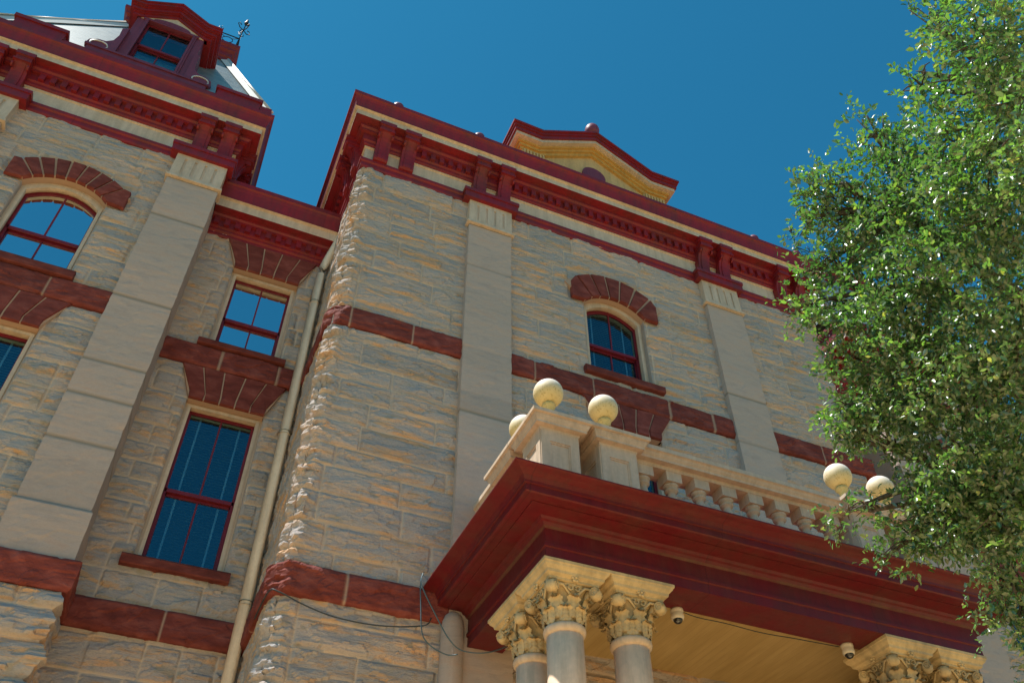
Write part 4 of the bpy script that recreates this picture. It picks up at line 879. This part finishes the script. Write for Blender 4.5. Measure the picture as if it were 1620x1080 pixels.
# ================================================================== TREE
def tree():
    rng = np.random.default_rng(7)
    base = Vector((10.4, 3.2, 0)); t = thing('live_oak_tree', 'glossy green live oak in front of the right side of the courthouse', 'tree', base)
    F_ = 1380.2
    rv = np.array([0.91778035, -0.39708043, -0.00252334]); fv = np.array([0.28402797, 0.65201245, 0.7029992]); uv = np.cross(rv, fv)
    # lobes of the crown: centre (x, y, z from the eye) and radii, in metres
    L = LOBES
    lm = bpy.data.materials.new('oak_leaves'); lm.use_nodes = True; n = lm.node_tree; b = n.nodes['Principled BSDF']
    at = n.nodes.new('ShaderNodeAttribute'); at.attribute_name = 'tone'; cr = n.nodes.new('ShaderNodeValToRGB'); e = cr.color_ramp.elements
    e[0].position = 0; e[0].color = (0.025, 0.075, 0.028, 1); e[1].position = 1; e[1].color = (0.34, 0.30, 0.07, 1); x = e.new(.45); x.color = (0.075, 0.165, 0.042, 1); x = e.new(.8); x.color = (0.17, 0.27, 0.06, 1)
    n.links.new(at.outputs['Fac'], cr.inputs[0]); gm = n.nodes.new('ShaderNodeNewGeometry'); mb_ = n.nodes.new('ShaderNodeMix'); mb_.data_type = 'RGBA'; mfac = n.nodes.new('ShaderNodeMath'); mfac.operation = 'MULTIPLY'; mfac.inputs[1].default_value = .55
    n.links.new(gm.outputs['Backfacing'], mfac.inputs[0]); n.links.new(mfac.outputs[0], mb_.inputs[0]); n.links.new(cr.outputs[0], mb_.inputs[6]); mb_.inputs[7].default_value = (0.22, 0.29, 0.20, 1); n.links.new(mb_.outputs[2], b.inputs['Base Color']); b.inputs['Roughness'].default_value = .3; b.inputs['Specular IOR Level'].default_value = .8; b.inputs['Coat Weight'].default_value = 1; b.inputs['Coat IOR'].default_value = 1.8; b.inputs['Coat Roughness'].default_value = .42
    tr = n.nodes.new('ShaderNodeBsdfTranslucent'); mu = n.nodes.new('ShaderNodeMix'); mu.data_type = 'RGBA'; mu.blend_type = 'MULTIPLY'; mu.inputs[0].default_value = 1; mu.inputs[7].default_value = (1.5, 2.1, .7, 1)
    n.links.new(cr.outputs[0], mu.inputs[6]); n.links.new(mu.outputs[2], tr.inputs[0]); mx_ = n.nodes.new('ShaderNodeMixShader'); mx_.inputs[0].default_value = .42; o = n.nodes['Material Output']
    n.links.new(b.outputs[0], mx_.inputs[1]); n.links.new(tr.outputs[0], mx_.inputs[2]); n.links.new(mx_.outputs[0], o.inputs[0])
    cent = []; tone = []; axis = []; twigs = []
    for (cx, cy, cz, rr, cnt, dens) in L:
        nt_ = int(cnt * 1.35); kc = max(3, nt_ // 9)
        p = rng.normal(size=(nt_, 3)); p /= np.linalg.norm(p, axis=1)[:, None]; rad = rng.random(nt_) ** (1 / 2.4); p = p * rad[:, None] * rr * (0.75 + 0.45 * rng.random(nt_))[:, None]
        p[:, 2] *= .85; cl = p[:kc]; p = cl[rng.integers(0, kc, nt_)] + rng.normal(size=(nt_, 3)) * 0.085 * (0.6 + rr * .6); p += (cx, cy, cz)
        for q in p:
            d = rng.normal(size=3); d += (q - (cx, cy, cz)) / rr * 1.2 + np.array([0, 0, -.25]); d /= np.linalg.norm(d); ln = rng.uniform(.10, .24)
            tb = rng.random() * .62 + .08
            twigs.append((q, q + d * ln)); m_ = int(rng.integers(7, 13)); tt = rng.random(m_)
            c = q + d * ln * tt[:, None] + rng.normal(size=(m_, 3)) * .016
            a = rng.normal(size=(m_, 3)) * .75 + d * .9 + np.array([0, 0, .1]); a /= np.linalg.norm(a, axis=1)[:, None]
            cent.append(c); axis.append(a); tone.append(np.clip(tb + rng.normal(size=m_) * .16 + (rng.random(m_) < .03) * .5, 0, 1))
    cen = np.concatenate(cent); ax = np.concatenate(axis); tn = np.concatenate(tone); N = len(cen)
    side = np.cross(ax, rng.normal(size=(N, 3)) * .55 + np.array([0, 0, 1.0])); side /= np.linalg.norm(side, axis=1)[:, None]; nrm = np.cross(side, ax)
    ln = rng.uniform(.030, .070, N)[:, None]; wd = ln * rng.uniform(.20, .30, N)[:, None]
    a0 = cen; a1 = cen + ax * ln * .5; a2 = cen + ax * ln - nrm * ln * .12
    V = np.stack([a0, a1 - nrm * wd * .15, a2, a0 + ax * ln * .22 + side * wd * .75 + nrm * wd * .25, a0 + ax * ln * .62 + side * wd + nrm * wd * .25, a0 + ax * ln * .22 - side * wd * .75 + nrm * wd * .25, a0 + ax * ln * .62 - side * wd + nrm * wd * .25], 1).reshape(-1, 3)
    k = np.arange(N)[:, None] * 7; Q = np.concatenate([k + np.array([[0, 3, 4, 1]]), k + np.array([[1, 6, 5, 0]])], 0)
    T3 = np.concatenate([k + np.array([[1, 4, 2]]), k + np.array([[2, 6, 1]])], 0)
    V = V + np.array([0, 0, GZ]) - np.array(base)
    me = bpy.data.meshes.new('crown'); me.vertices.add(len(V)); me.vertices.foreach_set('co', V.astype(np.float32).ravel())
    idx = np.concatenate([Q.ravel(), T3.ravel()]).astype(np.int32); me.loops.add(len(idx)); me.loops.foreach_set('vertex_index', idx); nf = len(Q) + len(T3); me.polygons.add(nf)
    st = np.concatenate([np.arange(len(Q)) * 4, len(Q) * 4 + np.arange(len(T3)) * 3]).astype(np.int32); me.polygons.foreach_set('loop_start', st); me.polygons.foreach_set('loop_total', np.concatenate([np.full(len(Q), 4), np.full(len(T3), 3)]).astype(np.int32))
    me.update(calc_edges=True); me.polygons.foreach_set('use_smooth', np.ones(nf, bool)); at_ = me.attributes.new('tone', 'FLOAT', 'POINT'); at_.data.foreach_set('value', np.repeat(tn, 7).astype(np.float32)); me.validate()
    link('crown', me, t, base, [lm]); print('leaves', N)
    # trunk, limbs, twigs
    bark = mat('grey_brown_bark', (0.09, 0.07, 0.05), .95); nn = noise(bark, coords(bark, (6, 6, 1)), 5, 5); setc(bark, ramp(bark, nn, [(0.3, (0.05, 0.04, 0.03)), (.7, (.15, .12, .09))])); bump(bark, nn, .8, .03)
    mb = MB(); bx, by = base.x, base.y; fork = Vector((9.4, 3.3, 3.0))
    mb.tube(smooth_pts([(bx, by, FL - .1), (bx - .05, by, FL + .4), (bx - .25, by + .05, FL + 2.2), (fork.x, fork.y, fork.z)], 5), [(.42 - .012 * i) for i in range(16)], 14)
    tr_o = build(mb, 'trunk', bark, t, (base.x, base.y, 0))
    mb = MB(); rr2 = random.Random(4)
    hubs = [Vector(h) for h in HUBS]
    for h in hubs:
        m1 = fork.lerp(h, .5) + Vector((rr2.uniform(-.2, .2), rr2.uniform(-.2, .2), rr2.uniform(.0, .35))); P = smooth_pts([fork, m1, h], 6); nP = len(P); mb.tube(P, [.15 - .10 * i / (nP - 1) for i in range(nP)], 9)
    for (cx, cy, cz, r_, cnt, dens) in L:
        c = Vector((cx, cy, cz)); h = min(hubs, key=lambda q: (q - c).length); m1 = h.lerp(c, .5) + Vector((rr2.uniform(-.12, .12), rr2.uniform(-.12, .12), rr2.uniform(-.05, .18)))
        P = smooth_pts([h, m1, c], 5); nP = len(P); mb.tube(P, [.045 - .033 * i / (nP - 1) for i in range(nP)], 6)
        for k in range(7):
            d = Vector((rr2.gauss(0, 1), rr2.gauss(0, 1), rr2.gauss(0, .7))).normalized() * r_ * .8; s0 = P[rr2.randrange(nP // 2, nP)]; mb.tube([s0, s0.lerp(c + d, .5) + Vector((0, 0, .04)), c + d], [.012, .009, .004], 4)
    build(mb, 'limb', bark, t, (base.x, base.y, 0))
    tv = []; tf = []
    for i, (a, b_) in enumerate(twigs[::2]):
        a = Vector(a) + Vector((0, 0, GZ)) - base; b_ = Vector(b_) + Vector((0, 0, GZ)) - base; o_ = len(tv); s_ = Vector((.0025, .0015, 0)); tv += [a - s_, a + s_, b_]; tf.append((o_, o_ + 1, o_ + 2))
    me = bpy.data.meshes.new('twigs'); me.from_pydata(tv, [], tf); link('twigs', me, t, base, [bark])
LOBES = [(4.70,1.32,6.26,0.53,160,1), (4.75,1.48,6.94,0.31,50,1), (4.58,1.62,7.18,0.20,16,1), (4.91,1.63,5.61,0.60,210,1), (4.94,1.81,6.28,0.38,80,1), (4.87,1.90,6.79,0.24,30,1), (5.36,2.22,6.30,0.59,150,1), (5.22,2.36,6.80,0.34,60,1), (5.03,2.23,7.28,0.20,10,1), (5.05,2.13,7.37,0.13,5,1), (5.30,2.86,7.15,0.37,80,1), (5.13,2.87,7.50,0.25,30,1), (5.15,3.03,6.77,0.48,130,1), (4.98,3.31,7.15,0.34,50,1), (4.94,3.66,7.13,0.29,28,1), (4.93,3.87,7.22,0.25,12,1), (5.05,3.62,6.84,0.37,60,1), (5.35,2.78,6.36,0.57,170,1), (5.46,2.46,5.76,0.63,220,1), (5.32,3.42,6.35,0.53,150,1), (5.23,3.88,6.53,0.34,60,1), (5.51,3.13,5.69,0.66,240,1), (5.51,2.66,4.98,0.59,220,1), (5.10,4.22,6.26,0.19,22,1), (4.87,4.31,6.27,0.12,9,1), (4.99,4.10,6.56,0.11,8,1), (5.22,3.99,6.00,0.30,60,1), (5.38,3.78,5.70,0.46,150,1), (5.61,3.63,5.18,0.61,240,1), (5.90,3.35,4.75,0.68,280,1), (5.38,4.16,5.63,0.29,55,1), (5.52,4.35,5.40,0.33,70,1), (5.45,4.53,5.40,0.18,24,1), (5.68,4.06,5.03,0.42,140,1), (5.52,4.65,5.12,0.21,34,1), (5.70,4.46,4.94,0.17,24,1), (5.40,4.59,5.23,0.18,20,1), (5.91,3.92,4.51,0.59,260,1), (6.12,3.78,3.97,0.61,240,1), (6.05,4.39,4.30,0.30,100,1), (6.00,4.62,4.38,0.12,20,1), (5.64,4.86,4.45,0.16,18,1), (5.53,5.01,4.50,0.12,12,1), (5.88,4.72,4.19,0.25,50,1), (5.81,5.00,4.11,0.12,14,1), (6.04,4.49,4.07,0.24,70,1), (6.06,4.13,3.96,0.29,100,1), (6.25,4.27,3.47,0.23,60,1), (6.49,4.41,3.10,0.25,45,1), (6.34,4.43,3.29,0.12,18,1), (7.13,3.57,7.18,1.02,260,1), (6.75,4.31,6.36,0.80,200,1), (7.57,4.50,5.57,1.04,300,1), (7.15,2.68,7.43,0.85,200,1), (6.39,4.04,7.33,0.56,100,1), (7.02,3.21,5.57,0.93,260,1), (7.59,4.52,4.13,0.87,200,1), (6.26,1.69,6.57,0.87,200,1), (5.79,0.89,7.50,0.87,160,1), (7.74,2.67,5.77,1.04,160,1), (8.49,3.68,4.54,1.04,120,1), (7.52,1.43,7.01,1.04,120,1)]
HUBS = [(5.45,1.66,6.50), (5.96,2.78,6.40), (5.91,3.46,6.21), (6.36,3.55,5.23), (6.32,4.17,4.39), (7.11,4.23,3.87), (5.44,3.18,6.80)]
tree()
for o in bpy.data.objects:                             # unused slots and stray props
    if o.type == 'MESH' and not o.data.materials: o.data.materials.append(ROCK)
print('objects', len(bpy.data.objects), 'verts', sum(len(o.data.vertices) for o in bpy.data.objects if o.type == 'MESH'))
